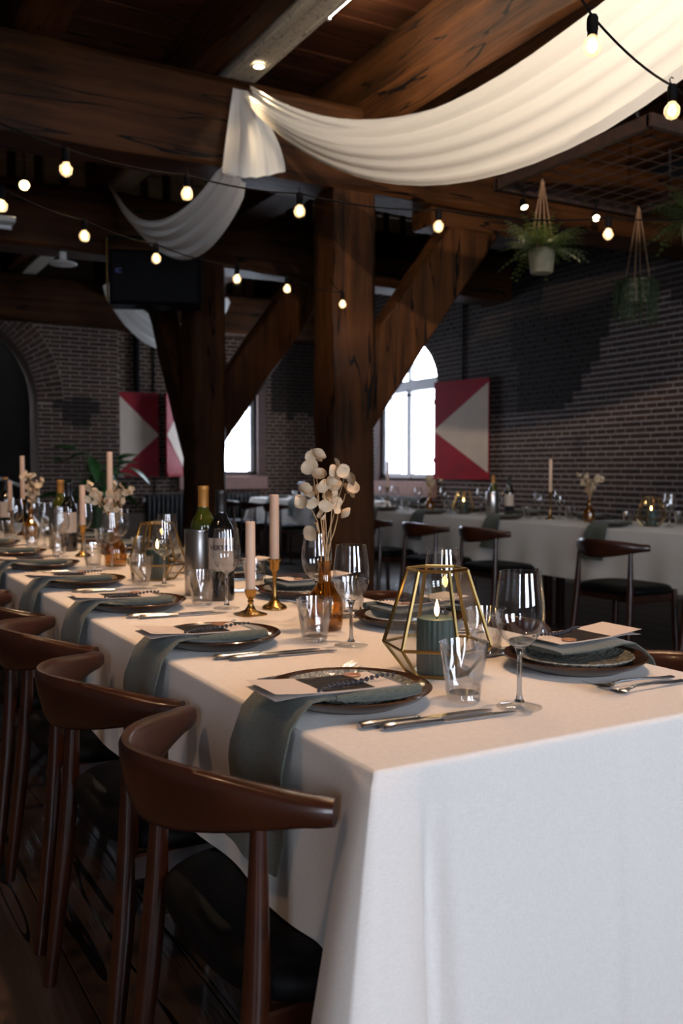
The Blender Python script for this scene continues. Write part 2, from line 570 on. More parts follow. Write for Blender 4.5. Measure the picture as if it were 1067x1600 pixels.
# ------------------------------------------------------------------ mesh helpers
class MB:
    def __init__(self):
        self.V, self.F, self.A = [], [], []

    def add(self, vf, mtx=None):
        v, f = vf
        o = len(self.V)
        if mtx is not None:
            v = [tuple(mtx @ Vector(p)) for p in v]
        self.V += list(v)
        self.F += [tuple(i + o for i in q) for q in f]
        return self

    def build(self, name, m, parent=None, smooth=None, loc=None):
        return mk(name, (self.V, self.F), m, parent, smooth, loc)


def mk(name, vf, m, parent=None, smooth=None, loc=None):
    me = bpy.data.meshes.new(name)
    me.from_pydata([tuple(p) for p in vf[0]], [], vf[1])
    me.update()
    if smooth is not None:
        me.shade_smooth()
        me.set_sharp_from_angle(angle=math.radians(smooth))
    if m is not None:
        me.materials.append(M[m] if isinstance(m, str) else m)
    return link(name, me, parent, loc)


def link(name, data, parent=None, loc=None):
    o = bpy.data.objects.new(name, data)
    COL.objects.link(o)
    if parent:
        o.parent = parent
    if loc:
        o.location = loc
    return o


def empty(name, loc=(0, 0, 0), rz=0.0):
    o = link(name, None)
    o.empty_display_size = 0.1
    o.location = loc
    o.rotation_euler = (0, 0, rz)
    return o


def tag(o, label=None, cat=None, group=None, kind=None):
    if label:
        o['label'] = label
    if cat:
        o['category'] = cat
    if group:
        o['group'] = group
    if kind:
        o['kind'] = kind
    return o


def dup(o, parent=None):
    c = o.copy()
    COL.objects.link(c)
    c.parent = parent
    for ch in o.children:
        dup(ch, c)
    return c


class Proto:
    """first place() uses the built thing itself, later ones copy it with its parts"""

    def __init__(self, root):
        self.root, self.used = root, False

    def place(self, loc, rz, label, cat, group=None, tilt=None):
        o = dup(self.root) if self.used else self.root
        self.used = True
        o.location = loc
        o.rotation_euler = (tilt[0], tilt[1], rz) if tilt else (0, 0, rz)
        tag(o, label, cat, group)
        return o


def box(x0, x1, y0, y1, z0, z1):
    V = [(x0, y0, z0), (x1, y0, z0), (x1, y1, z0), (x0, y1, z0), (x0, y0, z1), (x1, y0, z1), (x1, y1, z1), (x0, y1, z1)]
    F = [(0, 3, 2, 1), (4, 5, 6, 7), (0, 1, 5, 4), (1, 2, 6, 5), (2, 3, 7, 6), (3, 0, 4, 7)]
    return V, F


def cbox(x0, x1, y0, y1, z0, z1, b=0.004):
    """box with chamfered long edges (octagonal section in the plane of the two shorter sides, axis = longest side)"""
    d = [x1 - x0, y1 - y0, z1 - z0]
    ax = d.index(max(d))
    lo, hi = [x0, y0, z0], [x1, y1, z1]
    i, j = [k for k in range(3) if k != ax]
    a0, a1, b0, b1 = lo[i], hi[i], lo[j], hi[j]
    sec = [(a0 + b, b0), (a1 - b, b0), (a1, b0 + b), (a1, b1 - b), (a1 - b, b1), (a0 + b, b1), (a0, b1 - b), (a0, b0 + b)]
    V = []
    for t in (lo[ax], hi[ax]):
        for p in sec:
            q = [0, 0, 0]
            q[ax], q[i], q[j] = t, p[0], p[1]
            V.append(tuple(q))
    F = [tuple(range(7, -1, -1)), tuple(range(8, 16))]
    for k in range(8):
        F.append((k, (k + 1) % 8, 8 + (k + 1) % 8, 8 + k))
    if ax == 1:
        F = [tuple(reversed(f)) for f in F]
    return V, F


def lathe(prof, n=24, flute=None):
    V, F = [], []
    rings = []
    for r, z in prof:
        if r <= 1e-6:
            V.append((0, 0, z))
            rings.append([len(V) - 1])
        else:
            ring = []
            for k in range(n):
                a = 2 * PI * k / n
                rr = r * (flute(a, z) if flute else 1)
                V.append((rr * math.cos(a), rr * math.sin(a), z))
                ring.append(len(V) - 1)
            rings.append(ring)
    for A, B in zip(rings, rings[1:]):
        if len(A) == 1 and len(B) == 1:
            continue
        for k in range(n):
            k2 = (k + 1) % n
            if len(A) == 1:
                F.append((A[0], B[k2], B[k]))
            elif len(B) == 1:
                F.append((A[k], A[k2], B[0]))
            else:
                F.append((A[k], A[k2], B[k2], B[k]))
    return V, F


def tube(pts, rad, n=8, caps=True):
    P = [Vector(p) for p in pts]
    if not isinstance(rad, (list, tuple)):
        rad = [rad] * len(P)
    V, F = [], []
    ref = None
    for i, p in enumerate(P):
        t = (P[min(i + 1, len(P) - 1)] - P[max(i - 1, 0)])
        if t.length < 1e-9:
            t = Vector((0, 0, 1))
        t.normalize()
        if ref is None:
            ref = Vector((0, 0, 1)) if abs(t.z) < 0.9 else Vector((1, 0, 0))
        a = t.cross(ref)
        if a.length < 1e-6:
            a = t.cross(Vector((0, 1, 0)))
        a.normalize()
        b = a.cross(t).normalized()
        ref = b
        for k in range(n):
            an = 2 * PI * k / n
            V.append(tuple(p + rad[i] * (math.cos(an) * a + math.sin(an) * b)))
    for i in range(len(P) - 1):
        for k in range(n):
            k2 = (k + 1) % n
            F.append((i * n + k, i * n + k2, (i + 1) * n + k2, (i + 1) * n + k))
    if caps:
        F.append(tuple(range(n - 1, -1, -1)))
        F.append(tuple(range((len(P) - 1) * n, len(P) * n)))
    return V, F


def timber(p0, p1, w, h, up=(0, 0, 1), seg=14, jit=0.008, ch=0.02, seed=0):
    """rough-hewn beam from p0 to p1: chamfered section, wavering edges. w across, h along up"""
    rn = random.Random(seed)
    p0, p1 = Vector(p0), Vector(p1)
    t = (p1 - p0).normalized()
    side = t.cross(Vector(up)).normalized()
    u = side.cross(t).normalized()
    sec = [(-w / 2 + ch, -h / 2), (w / 2 - ch, -h / 2), (w / 2, -h / 2 + ch), (w / 2, h / 2 - ch), (w / 2 - ch, h / 2), (-w / 2 + ch, h / 2), (-w / 2, h / 2 - ch), (-w / 2, -h / 2 + ch)]
    V, F = [], []
    off = [[0, 0] for _ in sec]
    for i in range(seg + 1):
        c = p0.lerp(p1, i / seg)
        for k, (a, b) in enumerate(sec):
            off[k][0] = 0.6 * off[k][0] + rn.uniform(-jit, jit)
            off[k][1] = 0.6 * off[k][1] + rn.uniform(-jit, jit)
            V.append(tuple(c + side * (a + off[k][0]) + u * (b + off[k][1])))
    for i in range(seg):
        for k in range(8):
            k2 = (k + 1) % 8
            F.append((i * 8 + k, (i + 1) * 8 + k, (i + 1) * 8 + k2, i * 8 + k2))
    F.append(tuple(range(8)))
    F.append(tuple(range(seg * 8 + 7, seg * 8 - 1, -1)))
    return V, F


def proj(v, u, z):
    s, c = math.sin(THETA), math.cos(THETA)
    zf, x, y = v * s + u * c, v * c - u * s, z - CAM_H
    zz = zf * math.cos(PITCH) - y * math.sin(PITCH)
    yy = zf * math.sin(PITCH) + y * math.cos(PITCH)
    return 533.5 + FPX * x / zz, 800 - FPX * yy / zz, zz


ORD = ['first', 'second', 'third', 'fourth', 'fifth', 'sixth', 'seventh', 'eighth', 'ninth', 'tenth']

# ------------------------------------------------------------------ the setting: floor, walls, bricks
fl = mk('floor', box(VL - 0.2, VR + 0.5, UF - 0.3, UB + 1.0, -0.08, -0.012), 'dark')
tag(fl, 'dark worn plank floor of the dining hall', kind='structure')
PW, PL = 0.24, 3.1
plank_me = None
for i in range(int((VR - VL) / PW) + 1):
    for j in range(6):
        y0 = UF + (j - 0.5 * (i % 2)) * PL
        if plank_me is None:
            p = mk('plank', cbox(-PW / 2 + 0.002, PW / 2 - 0.002, 0.003, PL - 0.003, -0.012, 0.0, 0.002), 'floor', fl)
            plank_me = p.data
        else:
            p = link('plank', plank_me, fl)
        p.location = (VL + (i + 0.5) * PW, y0, 0)

COURSE, BLEN, JOINT = 0.0535, 0.226, 0.0135


def brick_verts(s0, s1, z0, z1, proud, place):
    b = 0.004
    q = [(s0, z0), (s1, z0), (s1, z1), (s0, z1)]
    i = [(s0 + b, z0 + b), (s1 - b, z0 + b), (s1 - b, z1 - b), (s0 + b, z1 - b)]
    V = [place(s, z, -0.004) for s, z in q] + [place(s, z, proud) for s, z in i]
    F = [(4, 5, 6, 7), (0, 1, 5, 4), (1, 2, 6, 5), (2, 3, 7, 6), (3, 0, 4, 7)]
    return V, F


def bricks(wall, material, place, srange, zrange, hole, views, bond, seed, flip=False):
    """lay courses; the 300 that show largest become single objects, the rest one mesh"""
    rn = random.Random(seed)
    L_ = []
    z, row = zrange[0], 0
    while z < zrange[1] - 0.02:
        head = bond == 'cross' and row % 2 == 1
        unit = (BLEN - JOINT) / 2 + JOINT if head else BLEN + JOINT
        s = srange[0] - (rn.uniform(0, 0.02) + (0.06 if head else ((row // 2) % 2 if bond == 'cross' else row % 2) * 0.12))
        while s < srange[1]:
            a, b = max(s, srange[0]), min(s + unit - JOINT, srange[1])
            for (ha, hb) in hole(z + 0.02):
                if a < hb and b > ha:
                    if a >= ha and b <= hb:
                        a = b
                    elif a < ha:
                        b = ha - 0.004
                    else:
                        a = hb + 0.004
            if b - a > 0.03:
                L_.append((a, b, z, z + COURSE - JOINT, rn.uniform(0.004, 0.011), abs((b - a) - (unit - JOINT)) < 1e-6, head))
            s += unit
        z += COURSE
        row += 1
    sc = []
    for k, (a, b, z0, z1, pr, whole, head) in enumerate(L_):
        if not whole:
            continue
        p, q = proj(*place(a, z0, 0)), proj(*place(b, z1, 0))
        cx, cy = (p[0] + q[0]) / 2, (p[1] + q[1]) / 2
        if any(v[0] < cx < v[2] and v[1] < cy < v[3] for v in views):
            sc.append((abs(p[0] - q[0]) * abs(p[1] - q[1]), k))
    single = {k for _, k in sorted(sc, reverse=True)[:300]}
    mb, rnds, me = MB(), [], {}
    for k, (a, b, z0, z1, pr, whole, head) in enumerate(L_):
        if k in single:
            w, h = b - a, z1 - z0
            if head not in me:
                o3 = place(0, 0, 0)
                vf = brick_verts(-w / 2, w / 2, -h / 2, h / 2, 0.008, lambda s, zz, d: tuple(x - y for x, y in zip(place(s, zz, d), o3)))
                if flip:
                    vf = (vf[0], [tuple(reversed(f)) for f in vf[1]])
                o = mk('brick', vf, material, wall)
                me[head] = o.data
            else:
                o = link('brick', me[head], wall)
            o.location = place((a + b) / 2, (z0 + z1) / 2, rn.uniform(-0.002, 0.003))
        else:
            vf = brick_verts(a, b, z0, z1, pr, place)
            mb.add((vf[0], [tuple(reversed(f)) for f in vf[1]] if flip else vf[1]))
            rnds += [rn.random()] * 5
    o = mb.build('brickwork', material, wall)
    o['kind'] = 'stuff'
    at = o.data.attributes.new('rnd', 'FLOAT', 'FACE')
    at.data.foreach_set('value', rnds)


# right wall with its arched window opening
UM, UH = (WIN2[0] + WIN2[1]) / 2, (WIN2[1] - WIN2[0]) / 2
SPR, RISE = 2.20, 0.55


def arch2(z):
    if z < SPR:
        return UH
    d = (z - SPR) / RISE
    return UH * math.sqrt(max(0, 1 - d * d)) * (1 - 0.10 * d) if d < 1 else 0.0


WT = 0.34
mb = MB()
mb.add(box(VR, VR + WT, UF - 0.3, WIN2[0], 0, CEIL))
mb.add(box(VR, VR + WT, WIN2[1], UB + WT, 0, CEIL))
mb.add(box(VR, VR + WT, WIN2[0], WIN2[1], 0, WIN2[2]))
mb.add(box(VR, VR + WT, WIN2[0], WIN2[1], SPR + RISE, CEIL))
for sgn in (-1, 1):
    K = 12
    for k in range(K):
        za, zb = SPR + RISE * k / K, SPR + RISE * (k + 1) / K
        ya, yb = UM + sgn * arch2(za), UM + sgn * arch2(zb)
        ye = UM + sgn * UH
        V = [(VR, ye, za), (VR, ya, za), (VR, yb, zb), (VR, ye, zb), (VR + WT, ye, za), (VR + WT, ya, za), (VR + WT, yb, zb), (VR + WT, ye, zb)]
        mb.add((V, [(0, 1, 2, 3), (4, 7, 6, 5), (1, 5, 6, 2)]))
wr = tag(mb.build('wall_right', 'mortarR'), 'dark brown brick wall behind the right-hand tables', kind='structure')


def hole_right(z):
    if z < WIN2[2]:
        return []
    h = arch2(z)
    return [(UM - h - 0.02, UM + h + 0.02)] if h > 0 else []


bricks(wr, 'brickR', lambda s, z, d: (VR - d, s, z), (1.8, UB), (0.55, 3.5), hole_right,
       [(684, 470, 1067, 812)], 'cross', 3, flip=True)

# back wall: nearer pier with the big arch, then the recess with the window
AC, AR, AZ = 1.31, 1.10, 1.95           # arch centre v, radius, springing height
PIER = 3.43
U0 = UB - 0.15
mb = MB()
mb.add(box(VL - 0.2, AC - AR, U0, UB + 0.6, 0, CEIL))
mb.add(box(AC + AR, PIER, U0, UB + 0.3, 0, CEIL))
mb.add(box(AC - AR, AC + AR, U0, UB + 0.3, AZ + AR, CEIL))
K = 28
for k in range(K):
    a0, a1 = PI * k / K, PI * (k + 1) / K
    x0, z0, x1, z1 = AC + AR * math.cos(a0), AZ + AR * math.sin(a0), AC + AR * math.cos(a1), AZ + AR * math.sin(a1)
    V = [(x0, U0, z0), (x1, U0, z1), (x1, U0, AZ + AR), (x0, U0, AZ + AR), (x0, UB + 0.3, z0), (x1, UB + 0.3, z1)]
    mb.add((V, [(0, 3, 2, 1), (0, 1, 5, 4)]))
mb.add(box(PIER, WIN1[0], UB, UB + WT, 0, CEIL))
mb.add(box(WIN1[1], VR, UB, UB + WT, 0, CEIL))
mb.add(box(WIN1[0], WIN1[1], UB, UB + WT, 0, WIN1[2]))
mb.add(box(WIN1[0], WIN1[1], UB, UB + WT, WIN1[3], CEIL))
wb = tag(mb.build('wall_back', 'mortarB'), 'brown brick back wall with a wide round arch', kind='structure')
mk('niche_back', box(AC - AR - 0.3, AC + AR + 0.3, UB + 0.62, UB + 0.7, 0, CEIL), 'dark', wb)  # near-black sheets paint in the darkness of the space behind the arch
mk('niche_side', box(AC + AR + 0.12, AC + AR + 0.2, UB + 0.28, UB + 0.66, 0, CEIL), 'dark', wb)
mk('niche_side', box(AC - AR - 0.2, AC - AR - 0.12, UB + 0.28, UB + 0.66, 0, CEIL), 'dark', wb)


def hole_pier(z):
    R = AR + 0.325
    if z < AZ - 0.01:
        return [(AC - AR, AC + AR)]
    d = z - AZ
    return [(AC - math.sqrt(R * R - d * d), AC + math.sqrt(R * R - d * d))] if d < R else []


bricks(wb, 'brickB', lambda s, z, d: (s, U0 - d, z), (1.4, PIER), (0.55, 3.5), hole_pier, [(0, 405, 186, 740)], 'run', 4)
bricks(wb, 'brickB', lambda s, z, d: (s, UB - d, z), (PIER, VR), (0.55, 3.45),
       lambda z: [(WIN1[0] - 0.02, WIN1[1] + 0.02)] if WIN1[2] < z < WIN1[3] else [], [(186, 480, 300, 620), (414, 560, 476, 740)], 'cross', 5)
# reveal of the pier beside the arch and the ring of voussoirs
rn = random.Random(9)
n = 62
vous = {}
for k in range(n):
    a = PI * (k + 0.5) / n
    if a > 1.75:
        continue
    w = PI * (AR + 0.16) / n
    for part, (r0, r1) in enumerate([(0.0, 0.105), (0.115, 0.32)] if k % 2 else [(0.0, 0.205), (0.215, 0.32)]):
        key = (k % 2, part)
        if key not in vous:
            wi, wo = PI * (AR + r0) / n * 0.84, PI * (AR + r1) / n * 0.84
            b = 0.004
            V = [(r0, 0.004, -wi / 2), (r1, 0.004, -wo / 2), (r1, 0.004, wo / 2), (r0, 0.004, wi / 2),
                 (r0 + b, -0.008, -wi / 2 + b), (r1 - b, -0.008, -wo / 2 + b), (r1 - b, -0.008, wo / 2 - b), (r0 + b, -0.008, wi / 2 - b)]
            o = mk('arch_brick', (V, [(4, 5, 6, 7), (0, 1, 5, 4), (1, 2, 6, 5), (2, 3, 7, 6), (3, 0, 4, 7)]), 'brickB', wb)
            vous[key] = o.data
        else:
            o = link('arch_brick', vous[key], wb)
        o.rotation_euler = (0, -a, 0)
        o.location = (AC + AR * math.cos(a), U0 + rn.uniform(-0.002, 0.002), AZ + AR * math.sin(a))

# walls behind and beside the camera (daylight comes in through these windows)
mb = MB()
xs = [VL - 0.2] + [x for w in REAR_WINDOWS for x in w] + [VR + 0.4]
for i in range(0, len(xs), 2):
    mb.add(box(xs[i], xs[i + 1], UF - 0.3, UF, 0, CEIL))
for a, b in REAR_WINDOWS:
    mb.add(box(a, b, UF - 0.3, UF, 0, 0.9))
    mb.add(box(a, b, UF - 0.3, UF, 2.8, CEIL))
tag(mb.build('wall_front', 'mortarB'), 'brick wall with windows behind the viewer', kind='structure')
tag(mk('wall_left', box(VL - 0.3, VL, UF - 0.3, UB + 0.3, 0, CEIL), 'mortarB'), 'brick wall left of the tables', kind='structure')
for k, (a, b) in enumerate(REAR_WINDOWS):
    mb = MB()
    for q in (box(a, a + 0.06, UF - 0.2, UF - 0.14, 0.9, 2.8), box(b - 0.06, b, UF - 0.2, UF - 0.14, 0.9, 2.8),
              box((a + b) / 2 - 0.035, (a + b) / 2 + 0.035, UF - 0.2, UF - 0.14, 0.9, 2.8),
              box(a, b, UF - 0.2, UF - 0.14, 0.9, 0.97), box(a, b, UF - 0.2, UF - 0.14, 2.1, 2.17)):
        mb.add(q)
    tag(mb.build('window_%d' % (k + 3), 'frame'), 'tall window behind the viewer, %s from the left' % ORD[k], kind='structure')

# window in the back wall
w1 = tag(empty('window_1', ((WIN1[0] + WIN1[1]) / 2, UB, WIN1[2])), 'tall bright window in the back wall behind the posts', kind='structure')


def child_box(name, m, parent, b, bev=0.006):
    v, f = cbox(*b, bev)
    L0 = parent.location
    return mk(name, ([(p[0] - L0[0], p[1] - L0[1], p[2] - L0[2]) for p in v], f), m, parent)


a, b, z0, z1 = WIN1
y0, y1 = UB + 0.08, UB + 0.15
child_box('jamb', 'frame_brown', w1, (a, a + 0.03, UB - 0.02, y1, z0, z1))
child_box('jamb', 'frame_brown', w1, (b, b + 0.13, UB - 0.03, y1, z0 - 0.16, z1))
child_box('stile', 'frame', w1, (a + 0.02, a + 0.09, y0, y1, z0, z1))
child_box('stile', 'frame', w1, (b - 0.07, b, y0, y1, z0, z1))
child_box('mullion', 'frame', w1, ((a + b) / 2 - 0.04, (a + b) / 2 + 0.04, y0, y1, z0, z1))
child_box('bottom_rail', 'frame_brown', w1, (a, b, y0, y1, z0 - 0.01, z0 + 0.05))
child_box('top_rail', 'frame', w1, (a, b, y0, y1, z1 - 0.06, z1))
for c in (0, 1):
    for (p, q) in ((z0 + 0.04, z1 - 0.05),):
        x0, x1 = (a + 0.09, (a + b) / 2 - 0.04) if c == 0 else ((a + b) / 2 + 0.04, b - 0.06)
        child_box('pane', 'pane', w1, (x0, x1, y0 + 0.03, y0 + 0.034, p, q), 0.0005)
child_box('window_sill', 'sill', w1, (a - 0.1, b + 0.12, UB - 0.10, UB + 0.1, z0 - 0.20, z0 - 0.02))

# arched window in the right wall
w2 = tag(empty('window_2', (VR, UM, WIN2[2])), 'white framed pointed arch window in the right brick wall', kind='structure')
a, b, z0, z1 = WIN2
x0, x1 = VR + 0.03, VR + 0.10
child_box('stile', 'frame', w2, (x0, x1, a, a + 0.075, z0, 2.14))
child_box('stile', 'frame', w2, (x0, x1, b - 0.09, b, z0, 2.14))
child_box('mullion', 'frame', w2, (x0 - 0.01, x1, UM - 0.05, UM + 0.05, z0, 2.12))
child_box('bottom_rail', 'frame', w2, (x0, x1, a, b, z0 - 0.02, z0 + 0.07))
child_box('transom', 'frame', w2, (x0 - 0.01, x1, a, b, 2.10, 2.24))
child_box('mullion', 'frame', w2, (x0, x1, UM - 0.03, UM + 0.03, 2.24, SPR + RISE - 0.01))
child_box('jamb', 'frame_brown', w2, (VR - 0.03, x1, b, b + 0.10, z0 - 0.2, 2.3))
for p, q in ((a + 0.075, UM - 0.05), (UM + 0.05, b - 0.09)):
    child_box('pane', 'pane', w2, (x0 + 0.03, x0 + 0.034, p, q, z0 + 0.07, 2.10), 0.0005)
for sgn in (-1, 1):
    V, F = [], []
    K = 14
    for k in range(K + 1):
        z = 2.24 + (SPR + RISE - 2.245) * k / K
        V += [(0.06, sgn * 0.03, z - z0), (0.06, sgn * max(0.03, arch2(z) - 0.035), z - z0)]
    for k in range(K):
        F.append((2 * k, 2 * k + 1, 2 * k + 3, 2 * k + 2))
    mk('pane', (V, F), 'pane', w2)
    P = []
    for k in range(K + 1):
        z = 2.2 + (SPR + RISE - 2.2) * k / K
        P.append((0.055, sgn * max(0.0, arch2(z) - 0.02), z - z0))
    mk('arch_rim', tube(P, 0.032, 6), 'frame', w2, 40)
child_box('latch', 'black', w2, (x0 - 0.03, x0 - 0.01, UM - 0.07, UM + 0.03, 2.04, 2.07), 0.003)
child_box('window_sill', 'sill', w2, (VR - 0.10, VR + 0.04, a - 0.02, b + 0.08, z0 - 0.22, z0 - 0.025))


# ------------------------------------------------------------------ timber frame and ceiling
ce = tag(mk('ceiling', box(VL - 0.2, VR + 0.4, UF - 0.3, UB + 0.4, CEIL + 0.03, CEIL + 0.1), 'dark'), 'dark boarded ceiling between heavy joists', kind='structure')
bme = None
for i in range(int((UB - UF) / 0.26) + 1):
    if bme is None:
        o = mk('ceiling_board', cbox(VL, VR + 0.1, 0.004, 0.256, CEIL, CEIL + 0.028, 0.006), 'board', ce)
        bme = o.data
    else:
        o = link('ceiling_board', bme, ce)
    o.location = (0, UF + i * 0.26, random.uniform(-0.006, 0.004))

PV, P1U, P2U = 3.08, 5.39, 7.95
TZ0, TZ1 = 2.92, 3.44


def beam(name, label, p0, p1, w, h, m, seed, jit=0.010, ch=0.025, up=(0, 0, 1), seg=22):
    o = mk(name, timber(p0, p1, w, h, up, seg, jit, ch, seed), m)
    o.data.shade_smooth()
    o.data.set_sharp_from_angle(angle=math.radians(28))
    return tag(o, label, kind='structure')


tz = (TZ0 + TZ1) / 2
for k, (uu, lab) in enumerate([(0.25, 'massive oak cross beam over the near end of the table'), (P1U, 'massive oak cross beam resting on the nearer post'),
                               (P2U, 'massive oak cross beam resting on the farther post'), (UB - 0.32, 'oak wall beam along the back wall')]):
    beam('trim_%d' % (k + 1), lab, (VL, uu, tz), (VR, uu, tz), 0.36, TZ1 - TZ0, 'oakX', 20 + k, seg=30)
JO = [(-2.2, 0.26), (-1.1, 0.26), (0.05, 0.26), (1.10, 0.26), (3.30, 0.36), (4.45, 0.26), (5.5, 0.26)]
for k, (v, w) in enumerate(JO):
    zb = 3.26 if w > 0.3 else 3.45
    beam('trim_%d' % (k + 5), ['oak joist'][0] + ' %s from the left under the ceiling boards' % ORD[k] if w < 0.3 else 'broad weathered oak joist above the line of posts',
         (v, UF, (zb + CEIL) / 2), (v, UB, (zb + CEIL) / 2), w, CEIL - zb, 'oakY', 40 + k, jit=0.012 if w > 0.3 else 0.006, seg=46)
beam('trim_14', 'dark oak joist beside the grey painted beam', (2.09, UF, 3.64), (2.09, UB, 3.64), 0.17, 0.32, 'oakY', 71, jit=0.005, seg=46)
o = mk('trim_12', cbox(2.19, 2.37, UF, UB, 3.455, CEIL, 0.01), 'steelbeam')
tag(o, 'grey painted beam with a small round downlight', kind='structure')
for x in (2.215, 2.345):
    mk('edge_strip', box(x - 0.012, x + 0.012, UF, P1U - 0.18, 3.445, 3.458), 'steelbeam', o)
# plaster infill between joist ends above the farther beams
inf = [(v, w) for v, w in JO] + [(2.2, 0.26)]
inf.sort()
panel = tag(empty('trim_13', (0, P2U - 0.1, TZ1)), 'cream plaster panels above the farther cross beam', kind='structure')
for (va, wa), (vb, wb_) in zip(inf, inf[1:]):
    lo, hi = va + wa / 2, vb - wb_ / 2
    m = 4
    for k in range(m):
        s0 = lo + (hi - lo) * k / m + 0.02
        s1 = lo + (hi - lo) * (k + 1) / m - 0.055
        for (q0, q1) in ((0.005, 0.16), (0.172, CEIL - TZ1)):
            mk('plaster_panel', cbox(s0, s1, -0.02, 0.02, q0, q1, 0.004), 'plaster', panel)
            if va > 3:
                mk('plaster_panel', cbox(s0, s1, UB - P2U - 0.12, UB - P2U - 0.08, q0, q1, 0.004), 'plaster', panel)
        mk('stud', cbox(s1 + 0.005, s1 + 0.06, -0.03, 0.03, 0, CEIL - TZ1, 0.006), 'oakZ', panel)


def post(name, label, u, seed):
    r = tag(empty(name, (PV, u, 0)), label, 'post')
    o = mk('shaft', timber((0, 0, 0), (0, 0, TZ0 + 0.02), 0.31, 0.31, (0, 1, 0), 26, 0.007, 0.022, seed), 'oakZ', r, 28)
    # braces in the plane of the cross beam
    d = Vector((1.0, 0, 1.22)).normalized()
    return r


def brace(parent, p0, p1, w, h, up, m, seed):
    return mk('brace', timber(p0, p1, w, h, up, 14, 0.007, 0.018, seed), m, parent, 28)


r = post('timber_post', 'nearer square oak post in the middle with a brace to the right', P1U, 61)
brace(r, (0.02, 0.0, 1.50), (1.16, 0.0, 3.02), 0.20, 0.36, (-0.8, 0, 0.6), 'oakZ', 62)
mk('brace_block', timber((0.62, 0, 2.86), (1.7, 0, 2.86), 0.24, 0.14, (0, 0, 1), 8, 0.006, 0.015, 63), 'oakX', r, 28)
r = post('timber_post', 'farther oak post beside the red shutters with braces', P2U, 64)
brace(r, (0.02, 0.0, 1.47), (1.16, 0.0, 3.02), 0.20, 0.36, (-0.8, 0, 0.6), 'oakZ', 65)
brace(r, (-0.03, 0.09, 1.30), (-0.03, 1.27, 3.02), 0.20, 0.26, (0, -0.7, 0.7), 'oakZ', 66)


# ------------------------------------------------------------------ tables under cloths
def cloth_mesh(v0, v1, u0, u1, drops, seed=1, step=0.03, flare=0.088):
    """cloth over a long table. drops = (left, front, right, back) hanging lengths; corners hang in soft cones"""
    rn = random.Random(seed)
    dl, df, dr, db = drops
    R = 0.008
    sides = [((v0, u1), (v0, u0), (-1, 0), dl), ((v0, u0), (v1, u0), (0, -1), df), ((v1, u0), (v1, u1), (1, 0), dr), ((v1, u1), (v0, u1), (0, 1), db)]
    per = []                 # (x, y, nx, ny, drop, dist to corner start, dist to corner end, side)
    for si, (a, b, nrm, d) in enumerate(sides):
        Ln = math.hypot(b[0] - a[0], b[1] - a[1])
        prev, nxt = sides[si - 1][3], sides[(si + 1) % 4][3]
        t = 0.0
        ts = []
        while t < Ln:
            ts.append(t)
            e = min(t, Ln - t)
            t += 0.008 if e < 0.2 else (0.01 if si == 1 else step)
        for t in ts[1:] + [Ln]:
            x, y = a[0] + (b[0] - a[0]) * t / Ln, a[1] + (b[1] - a[1]) * t / Ln
            s, e = t, Ln - t
            nx, ny = nrm
            # blend of the normals near the corner
            for dist, other in ((s, sides[si - 1][2]), (e, sides[(si + 1) % 4][2])):
                if dist < 0.05:
                    w = 0.5 * (1 - dist / 0.05)
                    nx, ny = nx * (1 - w) + other[0] * w, ny * (1 - w) + other[1] * w
            l = math.hypot(nx, ny)
            nx, ny = nx / l, ny / l
            D = d
            for dist, od in ((s, prev), (e, nxt)):
                k = math.exp(-(dist / (0.03 if si in (0, 2) else 0.07)) ** 2)
                D = D + (max(d, od) + 0.05 - d) * k
            per.append((x, y, nx, ny, D, s, e, si, t))
    ph = [rn.uniform(0, 6) for _ in range(6)]
    rows = [0.0, 0.003, 0.0055, R, 0.016, 0.03, 0.06, 0.10, 0.15, 0.20, 0.25, 0.30, 0.36, 0.44, 0.52, 0.60]
    V, F = [], []
    n = len(per)
    nr = len(rows)
    for (x, y, nx, ny, D, s, e, si, t) in per:
        cdist = min(s, e)
        for ri, q in enumerate(rows):
            if ri == 0:
                V.append((x - nx * R, y - ny * R, T))
                continue
            dd = R + (q - R) * (D - R) / (0.60 - R) if q > R else q
            if q <= R:
                an = (q / R) * PI / 2
                V.append((x - nx * R + nx * R * math.sin(an), y - ny * R + ny * R * math.sin(an), T - R * (1 - math.cos(an))))
                continue
            f = dd / 0.3
            o = flare * math.exp(-(cdist / 0.052) ** 2) * f ** 0.9
            if si in (1, 3):
                o -= 0.045 * math.exp(-((cdist - 0.088) / 0.016) ** 2) * min(1.3, f)
            else:
                o -= 0.008 * math.exp(-((cdist - 0.13) / 0.04) ** 2) * min(1, f)
            o += (0.006 * math.sin(t * 9 + ph[si]) + 0.005 * math.sin(t * 21 + ph[si + 1])) * min(1.2, f)
            if si == 1:
                o += 0.009 * max(0.0, 1 - abs(t - 0.425) / 0.022) * min(1, f * 2) + 0.006 * math.sin(t * 13) * min(1.0, f * 0.5)
            o = max(o, -0.016) + 0.014 * min(1, f)
            V.append((x + nx * o, y + ny * o, T - dd))
    for i in range(n):
        j = (i + 1) % n
        for r_ in range(len(rows) - 1):
            F.append((i * nr + r_, i * nr + r_ + 1, j * nr + r_ + 1, j * nr + r_))
    o = len(V)
    e = R * 0.7
    V += [(v0 + e, u0 + e, T - 0.0002), (v1 - e, u0 + e, T - 0.0002), (v1 - e, u1 - e, T - 0.0002), (v0 + e, u1 - e, T - 0.0002)]
    F.append((o, o + 1, o + 2, o + 3))
    return V, F


